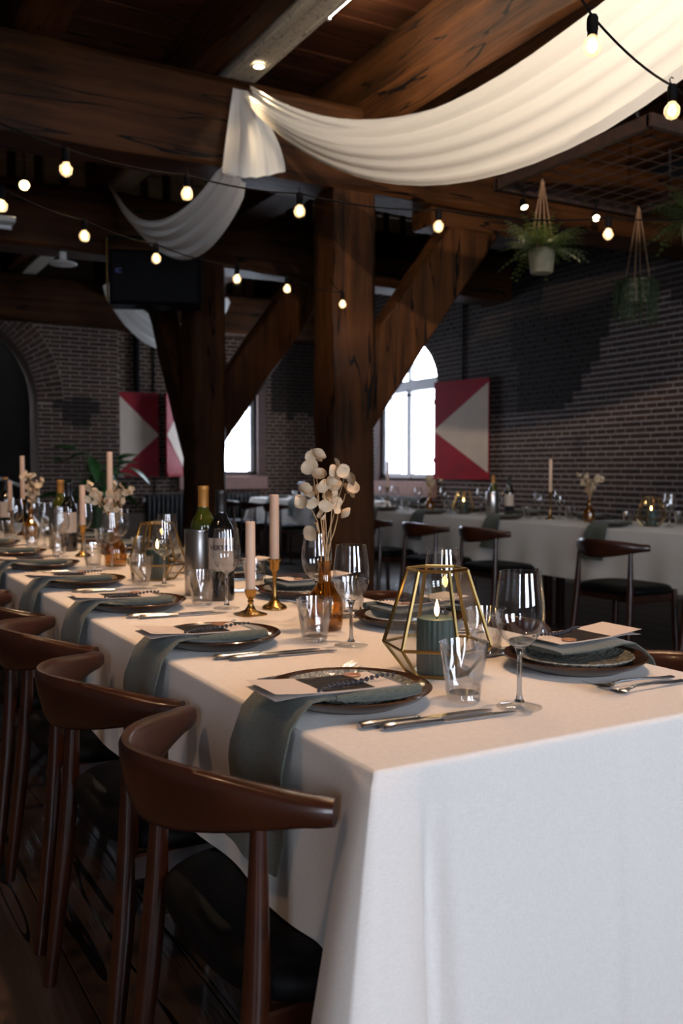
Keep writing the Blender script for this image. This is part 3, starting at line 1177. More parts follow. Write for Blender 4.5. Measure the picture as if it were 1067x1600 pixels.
def long_table(label, clabel, v0, v1, u0, u1, drops, seed):
    g = 0.018
    r = tag(empty('long_table', ((v0 + v1) / 2, (u0 + u1) / 2, 0)), label, 'table', 'long dining tables')
    hx, hy = (v1 - v0) / 2 - g, (u1 - u0) / 2 - g
    mk('tabletop', cbox(-hx, hx, -hy, hy, T - 0.035, T - 0.004, 0.004), 'walnut', r)
    k = max(2, int((u1 - u0) / 1.4))
    lg = None
    for i in range(k + 1):
        for sx in (-1, 1):
            y = -hy + 0.10 + (2 * hy - 0.2) * i / k
            if lg is None:
                o = mk('leg', cbox(-0.025, 0.025, -0.025, 0.025, 0, T - 0.035, 0.004), 'walnut', r)
                lg = o.data
            else:
                o = link('leg', lg, r)
            o.location = (sx * 0.06, y, 0)
    c = mk('tablecloth', cloth_mesh(v0, v1, u0, u1, drops, seed), 'cloth')
    c.data.shade_smooth()
    tag(c, clabel, 'tablecloth', 'cream tablecloths')
    return r


V0, V1, TU0, TU1 = 0.587, 1.382, 0.955, 6.75
long_table('long dining table under the foreground cream cloth', 'cream linen cloth over the long foreground table, corner towards the viewer', V0, V1, TU0, TU1, (0.272, 0.62, 0.272, 0.3), 1)
Q0, Q1 = 4.34, 5.16
long_table('long dining table along the right brick wall under a cloth', 'cream cloth over the long table along the right brick wall', Q0, Q1, 2.3, 8.05, (0.35, 0.35, 0.35, 0.35), 2)
F0, F1 = 5.12, 5.90
long_table('far table near the back window under a white cloth', 'white cloth over the far table near the back window', F0, F1, 9.25, 11.5, (0.40, 0.4, 0.4, 0.4), 3)


# ------------------------------------------------------------------ chairs
def make_chair():
    r = empty('elbow_chair')
    # curved back rail: thick and tall behind, thin round arm ends
    V, F = [], []
    NS, NR = 40, 14
    for i in range(NS + 1):
        y = -0.262 + 0.524 * i / NS
        a = abs(y) / 0.262
        x = -0.072 + 0.172 * a ** 1.75
        dx = 0.172 * 1.75 * a ** 0.75 / 0.262 * (1 if y > 0 else -1)
        tn = Vector((dx, 1, 0)).normalized()
        nn = Vector((tn.y, -tn.x, 0))                 # forward normal
        b = max(0.0, 1 - (a / 0.92) ** 2.0) ** 1.25 if a < 0.92 else 0.0
        hz = 0.0205 + 0.034 * b ** 0.9               # half height
        ht = 0.0205 - 0.006 * b                      # half thickness
        if a > 0.985:
            hz *= 0.86
            ht *= 0.86
        zc = 0.690 - 0.006 * b + 0.004 * a
        lean = -0.22 * b
        for k in range(NR):
            an = 2 * PI * k / NR
            ca, sa = math.cos(an), math.sin(an)
            ex = 2 / 2.6
            p = ht * math.copysign(abs(ca) ** ex, ca)
            q = hz * math.copysign(abs(sa) ** ex, sa)
            P = Vector((x, y, zc)) + nn * (p + lean * q) + Vector((0, 0, q))
            V.append(tuple(P))
    for i in range(NS):
        for k in range(NR):
            k2 = (k + 1) % NR
            F.append((i * NR + k, i * NR + k2, (i + 1) * NR + k2, (i + 1) * NR + k))
    F.append(tuple(range(NR - 1, -1, -1)))
    F.append(tuple(range(NS * NR, NS * NR + NR)))
    mk('back_rail', (V, F), 'walnut', r, 50)
    for s in (-1, 1):
        P = [(0.028, s * 0.190, 0.676), (0.026, s * 0.192, 0.60), (0.02, s * 0.198, 0.45), (0.008, s * 0.205, 0.30), (-0.012, s * 0.212, 0.12), (-0.026, s * 0.217, 0.0)]
        mk('leg', tube(P, [0.0105, 0.0135, 0.0190, 0.0195, 0.0165, 0.0130], 12), 'walnut', r, 40)
        P = [(0.355, s * 0.215, 0.452), (0.358, s * 0.218, 0.30), (0.366, s * 0.226, 0.12), (0.372, s * 0.230, 0.0)]
        mk('leg', tube(P, [0.0165, 0.0185, 0.016, 0.012], 12), 'walnut', r, 40)
        mk('side_rail', cbox(0.015, 0.36, s * 0.205 - 0.011, s * 0.205 + 0.011, 0.385, 0.432, 0.004), 'walnut', r)
    mk('front_rail', cbox(0.345, 0.367, -0.21, 0.21, 0.385, 0.432, 0.004), 'walnut', r)
    mk('rear_rail', cbox(0.060, 0.080, -0.20, 0.20, 0.385, 0.432, 0.004), 'walnut', r)
    # padded seat, rounded behind
    out = []
    N = 40
    for k in range(N):
        an = 2 * PI * k / N
        ca, sa = math.cos(an), math.sin(an)
        e = 0.62
        x = 0.195 + 0.195 * math.copysign(abs(ca) ** e, ca)
        y = (0.248 if ca > 0 else 0.236) * math.copysign(abs(sa) ** e, sa)
        out.append((x, y))
    V, F = [], []
    prof = [(0.93, 0.428), (0.985, 0.434), (1.0, 0.447), (0.985, 0.462), (0.93, 0.472), (0.75, 0.477), (0.4, 0.474)]
    for sc, z in prof:
        for x, y in out:
            V.append((0.195 + (x - 0.195) * sc, y * sc, z))
    for i in range(len(prof) - 1):
        for k in range(N):
            k2 = (k + 1) % N
            F.append((i * N + k, i * N + k2, (i + 1) * N + k2, (i + 1) * N + k))
    F.append(tuple(range(N - 1, -1, -1)))
    F.append(tuple(range((len(prof) - 1) * N, len(prof) * N)))
    mk('seat', (V, F), 'leather', r, 60)
    return Proto(r)


chair = make_chair()
US = [1.275, 1.83, 2.41, 2.97, 3.56, 4.14, 4.72, 5.30]      # places along the long table
for i, u in enumerate(US[:7]):
    lab = ['dark walnut elbow chair nearest the viewer, left of the table', 'second dark walnut elbow chair from the viewer, left of the table'][i] if i < 2 else \
        '%s dark walnut elbow chair from the viewer along the table\'s left side' % ORD[i]
    chair.place((0.455 + (0.0, -0.004, 0.006, -0.003, 0.004, 0, 0)[i], u - 0.02, 0), (0.0, 0.02, -0.02, 0.01, 0, 0.02, 0)[i], lab, 'chair', 'elbow chairs on the left of the long table')
for i, u in enumerate(US[:6]):
    chair.place((1.515, u, 0), PI, '%s elbow chair from the viewer, half hidden behind the long table\'s right side' % ORD[i], 'chair', 'elbow chairs on the right of the long table')
for i, (v, u, rz) in enumerate([(3.80, 3.00, 0.0), (3.83, 3.80, 0.02), (3.90, 5.03, -0.03), (3.84, 5.64, 0.02), (3.86, 6.42, 0.0)]):
    lab = ['walnut elbow chair cut off by the right picture edge', 'walnut elbow chair with grey napkin behind it at the right table',
           'walnut elbow chair in front of the steel wine cooler', 'walnut elbow chair right of the nearer post at the right table', 'walnut elbow chair mostly hidden behind the nearer post'][i]
    chair.place((v, u, 0), rz, lab, 'chair', 'elbow chairs at the right wall table')
for i, (v, u) in enumerate([(4.62, 9.80), (4.62, 10.50), (4.62, 11.15)]):
    chair.place((v, u, 0), 0.0, ['right-hand', 'middle', 'left-hand'][i] + ' chair at the small far table between the posts', 'chair', 'chairs at the far table')


# ------------------------------------------------------------------ tableware prototypes
def plate_proto(name, R, h, m):
    prof = [(0, 0.003), (R * 0.60, 0.003), (R * 0.62, 0.0), (R * 0.66, 0.0), (R * 0.70, 0.004), (R * 0.90, h * 0.55), (R * 0.985, h * 0.92), (R, h), (R * 0.985, h + 0.002), (R * 0.955, h * 0.9),
            (R * 0.86, h * 0.5), (R * 0.72, h * 0.30), (R * 0.4, h * 0.26), (0, h * 0.25)]
    return mk(name, lathe(prof, 56), m, None, 50)


charger = Proto(plate_proto('dinner_plate', 0.134, 0.024, 'charger'))
sideplates = {k: Proto(plate_proto('side_plate', 0.108, 0.018, k)) for k in ('speckled', 'pale', 'tan')}


def make_wineglass():
    r = empty('wine_glass')
    bowl = [(0.0, 0.094), (0.006, 0.0945), (0.016, 0.099), (0.026, 0.108), (0.0335, 0.120), (0.0378, 0.134), (0.0388, 0.147), (0.0378, 0.163), (0.0355, 0.182), (0.0332, 0.198), (0.0315, 0.212)]
    mk('bowl', lathe(bowl, 36), 'glass', r, 60)
    rim = lathe([(0.0308, 0.2118), (0.0316, 0.2128), (0.0321, 0.2118)], 36)
    mk('rim', rim, 'glass', r, 60)
    ft = [(0, 0.0), (0.0355, 0.0), (0.036, 0.001), (0.034, 0.0022), (0.018, 0.0050), (0.0075, 0.0090), (0, 0.0092)]
    mk('foot', lathe(ft, 32), 'stemthin', r, 50)
    st = [(0, 0.0085), (0.0085, 0.0086), (0.0055, 0.014), (0.0045, 0.020), (0.0037, 0.035), (0.0037, 0.065), (0.0043, 0.082), (0.0068, 0.091), (0.010, 0.0955), (0, 0.0957)]
    mk('stem', lathe(st, 28), 'stemglass', r, 50)
    return Proto(r)


def make_tumbler():
    r = empty('tumbler')

    def fl(a, z):
        k = max(0.0, min(1.0, (0.066 - z) / 0.02)) * max(0.0, min(1.0, (z - 0.004) / 0.012))
        g = 2 * PI / 9
        return 1 - k + k * 1.03 * math.cos(g / 2) / math.cos((a % g) - g / 2)
    o = [(0.0268, 0.001), (0.0272, 0.006), (0.0285, 0.016), (0.0300, 0.028), (0.0322, 0.045), (0.0348, 0.060), (0.0364, 0.068), (0.0378, 0.078), (0.0396, 0.0935)]
    i = [(0.0387, 0.0945), (0.0378, 0.0935), (0.0350, 0.075), (0.0318, 0.060), (0.0285, 0.040), (0.0255, 0.018), (0.022, 0.0128), (0, 0.0125)]
    mk('wall', lathe([(0, 0.0118), (0.0255, 0.0118)] + o[1:] + i, 72, lambda a, z: fl(a, z)), 'tumbler', r, 25)
    mk('base', lathe([(0, 0.0), (0.0245, 0.0), (0.0264, 0.0015), (0.0262, 0.009), (0.024, 0.0115), (0, 0.0115)], 36), 'stemthin', r, 40)
    return Proto(r)


def ribbon(path, widths, thick, ys=None, wave=0.0, seed=0, nw=8):
    """strip in the x-z plane swept along y, two-sided with thickness; widths = list of (y0, y1) per path point"""
    rn = random.Random(seed)
    V, F = [], []
    n = len(path)
    nrm = []
    for i in range(n):
        a, b = Vector(path[max(i - 1, 0)]), Vector(path[min(i + 1, n - 1)])
        t = (b - a).normalized()
        nrm.append(Vector((-t.y, t.x)))
    ph = [rn.uniform(0, 6) for _ in range(3)]
    for side in (1, -1):
        for i, (x, z) in enumerate(path):
            for k in range(nw + 1):
                w = k / nw
                y = widths[i][0] + (widths[i][1] - widths[i][0]) * w
                d = thick / 2 * side * (1 - 0.6 * abs(2 * w - 1) ** 6) + wave * math.sin(w * 7 + i * 0.5 + ph[0]) * (i / n)
                V.append((x + nrm[i].x * d, y, z + nrm[i].y * d))
    m = nw + 1
    half = n * m
    for i in range(n - 1):
        for k in range(nw):
            a = i * m + k
            F.append((a, a + 1, a + m + 1, a + m))
            F.append((half + a, half + a + m, half + a + m + 1, half + a + 1))
        for k, fl in ((0, False), (nw, True)):
            a, b = i * m + k, (i + 1) * m + k
            q = (a, b, half + b, half + a)
            F.append(tuple(reversed(q)) if fl else q)
    for i, fl in ((0, True), (n - 1, False)):
        for k in range(nw):
            a = i * m + k
            q = (a, a + 1, half + a + 1, half + a)
            F.append(tuple(reversed(q)) if fl else q)
    return V, F


# local frame of a place: origin under the plate, +x towards the table middle, table edge at x = -0.148
EDGE = -0.150


def make_napkin(seed, hang=0.205, y0=-0.155, y1=0.045):
    e = EDGE
    path = [(0.055, 0.0340), (0.03, 0.0335), (-0.01, 0.0335), (-0.060, 0.0360), (-0.100, 0.0400), (-0.128, 0.0385), (e + 0.002, 0.024), (e - 0.016, 0.005), (e - 0.026, -0.025)]
    k = 7
    for i in range(1, k + 1):
        path.append((e - 0.028 - 0.006 * i / k - 0.004 * math.sin(i), -0.025 - (hang - 0.025) * i / k))
    W_ = []
    for i in range(len(path)):
        if i < 5:
            W_.append((y0 + 0.042, y1 - 0.02))
        else:
            t = min(1, (i - 4) / 6)
            W_.append((y0 + 0.042 - 0.032 * t + 0.040 * max(0, (i - 8) / 8), y1 - 0.02 + 0.025 * t + 0.036 * max(0, (i - 8) / 8)))
    r = empty('napkin')
    mk('linen', ribbon(path, W_, 0.007, wave=0.006, seed=seed, nw=12), 'napkin', r, 50)
    # rolled fold on the plate
    P = [(0.060, y0 + 0.046, 0.0355), (0.02, y0 + 0.040, 0.0355), (-0.03, y0 + 0.040, 0.0365), (-0.085, y0 + 0.044, 0.0385)]
    mk('fold', tube(P, [0.0085, 0.0095, 0.0085, 0.004], 10), 'napkin', r, 60)
    return Proto(r)


def make_card(seed):
    r = empty('menu_card')
    # two leaves, the upper one curling up at the table side
    rn = random.Random(seed)
    y0, y1 = -0.110, -0.006
    for lay, lift in ((0, 0.002), (1, 0.010)):
        path = [(0.030, 0.0440 + 0.0012 * lay), (-0.03, 0.0442 + 0.0012 * lay), (-0.09, 0.0460 + 0.0012 * lay), (-0.14, 0.0470 + 0.0014 * lay + lift * 0.3), (-0.182, 0.0465 + 0.0015 * lay + lift * (0.75 if lay else -0.6))]
        mk('leaf', ribbon(path, [(y0, y1)] * 5, 0.0006, nw=2), 'card', r, 60)
    path = [(-0.015, 0.0460), (-0.07, 0.0474), (-0.100, 0.0482), (-0.130, 0.0496)]
    mk('printed_photo', ribbon(path, [(y0 + 0.005, y1 - 0.004)] * 4, 0.0004, nw=2), 'print', r, 60)
    s = mk('wax_seal', lathe([(0, 0.0), (0.0135, 0.0), (0.0142, 0.0012), (0.0125, 0.0024), (0.0095, 0.0018), (0, 0.0018)], 20), 'seal', r, 40)
    s.location = (-0.008, -0.024, 0.0468)
    return Proto(r)


def make_sprig():
    r = empty('lavender_sprig')
    P = [Vector((-0.110 + 0.150 * t, -0.104 + 0.034 * t + 0.010 * math.sin(t * 3), 0.0510 + 0.002 * math.sin(t * 9))) for t in [i / 10 for i in range(11)]]
    mk('stalk', tube([tuple(p) for p in P], 0.0009, 6), 'twig', r, 60)
    rn = random.Random(3)
    bud = None
    for i in range(16):
        t = i / 15 * 10
        p = P[int(t)].lerp(P[min(10, int(t) + 1)], t - int(t))
        mb = MB()
        if bud is None:
            for k in range(6):
                a = 2 * PI * k / 6
                mm = Matrix.Translation(Vector((0, 0.0028 * math.cos(a), 0.0028 * math.sin(a)))) @ Matrix.Rotation(a, 4, 'X') @ Matrix.Rotation(0.9, 4, 'Y') @ Matrix.Diagonal((0.85, 0.85, 1.7, 1))
                mb.add(lathe([(0, -0.0028), (0.0021, -0.001), (0.0021, 0.001), (0, 0.0028)], 6), mm)
            o = mb.build('flower_bud', 'lavender', r, 60)
            bud = o.data
        else:
            o = link('flower_bud', bud, r)
        o.location = p
        k_ = 0.6 + 0.25 * math.sin(PI * i / 15)
        o.scale = (k_, k_, k_)
        o.rotation_euler = (rn.uniform(0, 6), rn.uniform(-0.3, 0.3), 0.2)
    return Proto(r)


def make_knife():
    r = empty('table_knife')
    V, F = [], []
    # handle: flat oval bar; local x along the knife, from butt (0) to tip (0.228)
    st = [(0.0, 0.0075, 0.0040), (0.004, 0.0088, 0.0052), (0.02, 0.0088, 0.0054), (0.06, 0.0078, 0.0050), (0.095, 0.0066, 0.0046), (0.100, 0.0060, 0.0040)]
    for x, w, h in st:
        for k in range(10):
            a = 2 * PI * k / 10
            V.append((x, w * math.cos(a), h + h * math.sin(a)))
    for i in range(len(st) - 1):
        for k in range(10):
            k2 = (k + 1) % 10
            F.append((i * 10 + k, (i + 1) * 10 + k, (i + 1) * 10 + k2, i * 10 + k2))
    F.append(tuple(range(10)))
    F.append(tuple(range(len(st) * 10 - 1, len(st) * 10 - 11, -1)))
    mk('handle', (V, F), 'steel', r, 50)
    top = [(0.098, 0.005, -0.005), (0.11, 0.006, -0.006), (0.15, 0.009, -0.006), (0.19, 0.009, -0.005), (0.215, 0.006, -0.004), (0.228, 0.0, -0.002)]
    V, F = [], []
    for x, a, b in top:
        V += [(x, b, 0.0035), (x, a, 0.0035), (x, a, 0.0022), (x, b, 0.0015)]
    for i in range(len(top) - 1):
        for k in range(4):
            k2 = (k + 1) % 4
            F.append((i * 4 + k, (i + 1) * 4 + k, (i + 1) * 4 + k2, i * 4 + k2))
    F += [(0, 1, 2, 3), (len(V) - 1, len(V) - 2, len(V) - 3, len(V) - 4)]
    mk('blade', (V, F), 'steel', r, 30)
    return Proto(r)


def make_fork():
    r = empty('table_fork')
    P = [(0.0, 0, 0.003), (0.03, 0, 0.0035), (0.08, 0, 0.007), (0.12, 0, 0.008), (0.14, 0, 0.005)]
    V, F = [], []
    ws = [0.0055, 0.0062, 0.0032, 0.0028, 0.004]
    for (x, y, z), w in zip(P, ws):
        V += [(x, -w, z), (x, w, z), (x, w * 0.8, z + 0.0024), (x, -w * 0.8, z + 0.0024)]
    for i in range(len(P) - 1):
        for k in range(4):
            k2 = (k + 1) % 4
            F.append((i * 4 + k, i * 4 + k2, (i + 1) * 4 + k2, (i + 1) * 4 + k))
    F += [(3, 2, 1, 0), (16, 17, 18, 19)]
    mk('handle', (V, F), 'steel', r, 40)
    V, F = [], []
    sec = [(0.138, 0.004, 0.0052), (0.146, 0.0095, 0.0030), (0.156, 0.0115, 0.0028)]
    for x, w, z in sec:
        V += [(x, -w, z), (x, w, z), (x, w, z + 0.0016), (x, -w, z + 0.0016)]
    for i in range(2):
        for k in range(4):
            k2 = (k + 1) % 4
            F.append((i * 4 + k, i * 4 + k2, (i + 1) * 4 + k2, (i + 1) * 4 + k))
    F += [(3, 2, 1, 0), (8, 9, 10, 11)]
    mk('neck', (V, F), 'steel', r, 40)
    for k in range(4):
        y = -0.0098 + 0.0065 * k
        mk('tine', tube([(0.154, y, 0.0036), (0.175, y, 0.0060), (0.192, y, 0.0115), (0.200, y, 0.0145)], [0.0017, 0.0015, 0.0011, 0.0005], 6), 'steel', r, 60)
    return Proto(r)


# centre pieces stand here; glasses are set down clear of them
TAKEN = [(0.975, 1.368, 0.10), (1.022, 1.88, 0.045), (0.962, 2.165, 0.05), (1.058, 2.225, 0.036), (1.0, 2.455, 0.04), (0.995, 2.59, 0.054),
         (1.0, 3.02, 0.10), (1.0, 3.52, 0.045), (1.12, 4.02, 0.036), (0.99, 3.98, 0.05), (1.0, 4.27, 0.04), (1.0, 4.44, 0.054), (1.0, 5.12, 0.045),
         (1.02, 5.44, 0.036), (0.98, 5.60, 0.05), (1.0, 5.86, 0.04), (1.03, 6.06, 0.054),
         (4.75, 4.27, 0.10), (4.75, 4.83, 0.045), (4.78, 5.26, 0.036), (4.77, 5.72, 0.04), (4.73, 5.88, 0.054), (4.73, 6.26, 0.10), (4.75, 6.78, 0.045), (4.75, 7.48, 0.036), (5.51, 10.02, 0.036)]


def clear(p, r, own=None):
    x, y = p[0], p[1]
    for _ in range(40):
        hit = None
        for (a, b, q) in TAKEN:
            d = math.hypot(x - a, y - b)
            if d < r + q + 0.004:
                hit = (a, b, q, d)
                break
        if not hit:
            break
        a, b, q, d = hit
        d = max(d, 1e-4)
        x, y = a + (x - a) / d * (r + q + 0.006), b + (y - b) / d * (r + q + 0.006)
    TAKEN.append((x, y, r))
    return (x, y, p[2])


wine, tumb, knife, fork, card, sprig = make_wineglass(), make_tumbler(), make_knife(), make_fork(), make_card(1), make_sprig()
napkins = [make_napkin(s) for s in (1, 2)]


def setting(cx, cy, rz, where, kind, nap, wg, tg, full=True, short=False):
    c, s = math.cos(rz), math.sin(rz)

    def at(x, y, z=0.0):
        return (cx + x * c - y * s, cy + x * s + y * c, T + z)
    TAKEN.append((at(0, 0)[0], at(0, 0)[1], 0.136))
    charger.place(at(0, 0, 0.0004), rz, 'dark brown glazed dinner plate at ' + where, 'plate', 'brown dinner plates')
    lk = {'speckled': 'speckled green-grey', 'pale': 'pale grey', 'tan': 'sandy beige'}[kind]
    sideplates[kind].place(at(0, 0, 0.0075), rz + 1, lk + ' small plate at ' + where, 'plate', 'small upper plates')
    nap.place(at(0, 0, 0), rz, 'sage grey linen napkin on ' + where, 'napkin', 'sage grey napkins')
    if wg:
        wine.place(clear(at(*wg), 0.039), random.uniform(0, 6), 'clear stemmed wine glass at ' + where, 'wine glass', 'wine glasses')
    if tg:
        tumb.place(clear(at(*tg), 0.040), random.uniform(0, 6), 'fluted water tumbler at ' + where, 'tumbler', 'water tumblers')
    if full:
        card.place(at(0, 0, 0), rz, 'folded menu card with dark photo at ' + where, 'menu card', 'menu cards')
        sprig.place(at(0, 0, 0.0), rz, 'purple lavender sprig on the card at ' + where, 'lavender', 'lavender sprigs')
    if not short:
        knife.place(at(-0.070, -0.150, 0.0005), rz - 0.06, 'inner steel knife beside the plate, ' + where, 'knife', 'table knives')
        knife.place(at(-0.046, -0.173, 0.0005), rz - 0.09, 'outer steel knife beside the plate, ' + where, 'knife', 'table knives')
        fork.place(at(-0.082, 0.158, 0.0005), rz - 0.05, 'inner steel fork beside the plate, ' + where, 'fork', 'table forks')
        fork.place(at(-0.074, 0.188, 0.0005), rz + 0.03, 'outer steel fork beside the plate, ' + where, 'fork', 'table forks')


Lk = ['speckled', 'pale', 'speckled', 'tan', 'pale', 'speckled', 'tan', 'pale']
Lw = [(0.212, -0.165), (0.24, -0.15), (0.215, -0.11), (0.225, -0.13), (0.22, -0.14), (0.22, -0.14), (0.22, -0.14), (0.22, -0.14)]
Lt = [(0.165, -0.085), (0.195, -0.070), (0.165, -0.015), (0.17, -0.04), (0.18, -0.05), (0.18, -0.05), (0.18, -0.05), (0.18, -0.05)]
for i in range(8):
    setting(V0 - EDGE, US[i], 0, 'long table\'s %s left place from the front' % ORD[i], Lk[i], napkins[i % 2], Lw[i], Lt[i], full=i < 6)
Rk = ['speckled', 'pale', 'speckled', 'pale', 'tan', 'speckled', 'pale', 'speckled']
Rw = [(0.135, -0.235), (0.14, -0.21), (0.14, -0.22), (0.14, -0.21), (0.14, -0.21), (0.14, -0.21), (0.14, -0.21), (0.14, -0.21)]
Rt = [(0.070, -0.175), (0.055, -0.185), (0.06, -0.185), (0.06, -0.185), (0.06, -0.185), (0.06, -0.185), (0.06, -0.185), (0.06, -0.185)]
for i in range(8):
    setting(V1 + EDGE, US[i] + 0.01, PI, 'long table\'s %s right place from the front' % ORD[i], Rk[i], napkins[(i + 1) % 2], Rw[i], Rt[i], full=i < 4)


# ------------------------------------------------------------------ table centre pieces
def make_lantern():
    r = empty('glass_lantern')
    n, rot = 6, 0.30
    lv = [(0.056, 0.0), (0.098, 0.052), (0.054, 0.188)]
    ring = [[(R * math.cos(rot + 2 * PI * k / n), R * math.sin(rot + 2 * PI * k / n), z) for k in range(n)] for R, z in lv]
    bar = 0.0031
    for li, nm in ((0, 'base_ring'), (1, 'middle_ring'), (2, 'top_ring')):
        mb = MB()
        for k in range(n):
            mb.add(tube([ring[li][k], ring[li][(k + 1) % n]], bar, 5))
        mb.build(nm, 'brassbar', r, 40)
    for k in range(n):
        mk('upper_bar', tube([ring[1][k], ring[2][k]], bar * 1.15, 5), 'brassbar', r, 40)
        mk('lower_bar', tube([ring[0][k], ring[1][k]], bar, 5), 'brassbar', r, 40)
        k2 = (k + 1) % n
        if k != 4:
            mk('pane', ([ring[1][k], ring[1][k2], ring[2][k2], ring[2][k]], [(0, 1, 2, 3)]), 'lampglass', r)
        mk('lower_pane', ([ring[0][k], ring[0][k2], ring[1][k2], ring[1][k]], [(0, 1, 2, 3)]), 'lampglass', r)
    mk('base_plate', lathe([(0, 0.0), (0.052, 0.0), (0.052, 0.002), (0, 0.002)], 6), 'brass', r).rotation_euler = (0, 0, rot)
    return Proto(r)


def make_pillar():
    r = empty('pillar_candle')
    mk('wax_body', lathe([(0, 0), (0.0345, 0), (0.0355, 0.002), (0.0355, 0.094), (0.034, 0.097), (0.028, 0.096), (0.0, 0.094)], 96, lambda a, z: 1 + 0.034 * math.cos(a * 24) * (1 if 0.001 < z < 0.0965 else 0)), 'waxgreen', r, 40)
    fl = mk('flame', lathe([(0, 0.099), (0.0028, 0.102), (0.0048, 0.108), (0.0045, 0.114), (0.0026, 0.122), (0.0008, 0.129), (0, 0.131)], 14), 'flame', r, 60)
    mk('wick', tube([(0, 0, 0.093), (0, 0, 0.100)], 0.001, 6), 'wick', fl)
    l = bpy.data.lights.new('flame_light', 'POINT')
    l.energy = 0.10
    l.color = (1.0, 0.55, 0.2)
    l.shadow_soft_size = 0.006
    link('flame_light', l, r, (0, 0, 0.116))
    return Proto(r)


def stick(name, h, base, square=False):
    r = empty(name)
    if square:
        mb = MB()
        V, F = lathe([(0.046, 0.0), (0.047, 0.003), (0.034, 0.006), (0.016, 0.012), (0.0085, 0.022), (0.0062, 0.030), (0.0085, 0.034), (0.0062, 0.038), (0.010, 0.044), (0.0145, 0.054), (0.0165, h), (0.0138, h), (0.012, h - 0.010), (0, h - 0.010)], 24,
                     lambda a, z: 1 if z > 0.012 else 0.78 / max(abs(math.cos(a + 0.4)), abs(math.sin(a + 0.4))) ** 0.8)
        mk('holder', (V, F), 'brass', r, 50)
        mk('foot_ring', lathe([(0, 0.0), (0.034, 0.0), (0.034, 0.002), (0, 0.002)], 20), 'brass', r)
    else:
        p = [(0, 0), (base, 0.0), (base * 1.02, 0.004), (base * 0.92, 0.009), (base * 0.55, 0.016), (base * 0.28, 0.026), (0.0068, 0.040), (0.0052, 0.060), (0.0050, h - 0.045), (0.0068, h - 0.040), (0.0075, h - 0.034)]
        mk('holder', lathe(p, 28), 'brass', r, 50)
        mk('cup', lathe([(0, h - 0.034), (0.0075, h - 0.034), (0.0135, h - 0.026), (0.0135, h - 0.010), (0.0185, h - 0.004), (0.0185, h), (0.0135, h), (0.0125, h - 0.012), (0, h - 0.012)], 24), 'brass', r, 50)
    return Proto(r)


def make_candle(h):
    r = empty('dinner_candle')
    R = 0.0124
    mk('wax', lathe([(0, 0), (R * 1.0, 0), (R * 1.02, 0.05), (R, h - 0.004), (R * 0.9, h), (R * 0.5, h - 0.001), (0, h - 0.002)], 20), 'wax', r, 50)
    mk('wick', tube([(0, 0, h - 0.003), (0.0005, 0, h + 0.004), (0.002, 0, h + 0.010)], 0.0008, 6), 'wick', r)
    return Proto(r)


def make_vase():
    r = empty('bud_vase')
    p = [(0, 0.002), (0.038, 0.002), (0.0415, 0.008), (0.0425, 0.02), (0.0425, 0.062), (0.040, 0.076), (0.032, 0.090), (0.021, 0.102), (0.0155, 0.114), (0.0150, 0.150), (0.0172, 0.155), (0.0172, 0.160)]
    mk('bottle', lathe(p, 32), 'amber', r, 50)
    q = [(0.0160, 0.159), (0.0138, 0.150), (0.0142, 0.114), (0.020, 0.100), (0.031, 0.088), (0.0405, 0.062), (0.040, 0.012), (0, 0.008)]
    mk('inner_wall', lathe(q, 28), 'amber', r, 50)
    mk('base', lathe([(0, 0), (0.036, 0), (0.040, 0.003), (0, 0.003)], 24), 'amber', r)
    return Proto(r)


petal_me = {}


def petal_mesh(kind):
    if kind not in petal_me:
        V, F = [(0, 0, 0)], []
        n = 12
        c = [0.25, -0.5, 0.9][kind]
        for R in (0.55, 1.0):
            for k in range(n):
                a = 2 * PI * k / n
                x, y = R * math.cos(a) * (1.22 if math.cos(a) > 0 else 1.0), R * math.sin(a) * 0.86
                V.append((x, y, c * (x * x * 0.5 + y * y * 0.8) + 0.10 * math.sin(3 * a + kind) * R))
        for k in range(n):
            F.append((0, 1 + k, 1 + (k + 1) % n))
            F.append((1 + k, 1 + n + k, 1 + n + (k + 1) % n, 1 + (k + 1) % n))
        me = bpy.data.meshes.new('petal')
        me.from_pydata(V, [], F)
        me.shade_smooth()
        me.materials.append(M['petal'])
        petal_me[kind] = me
    return petal_me[kind]


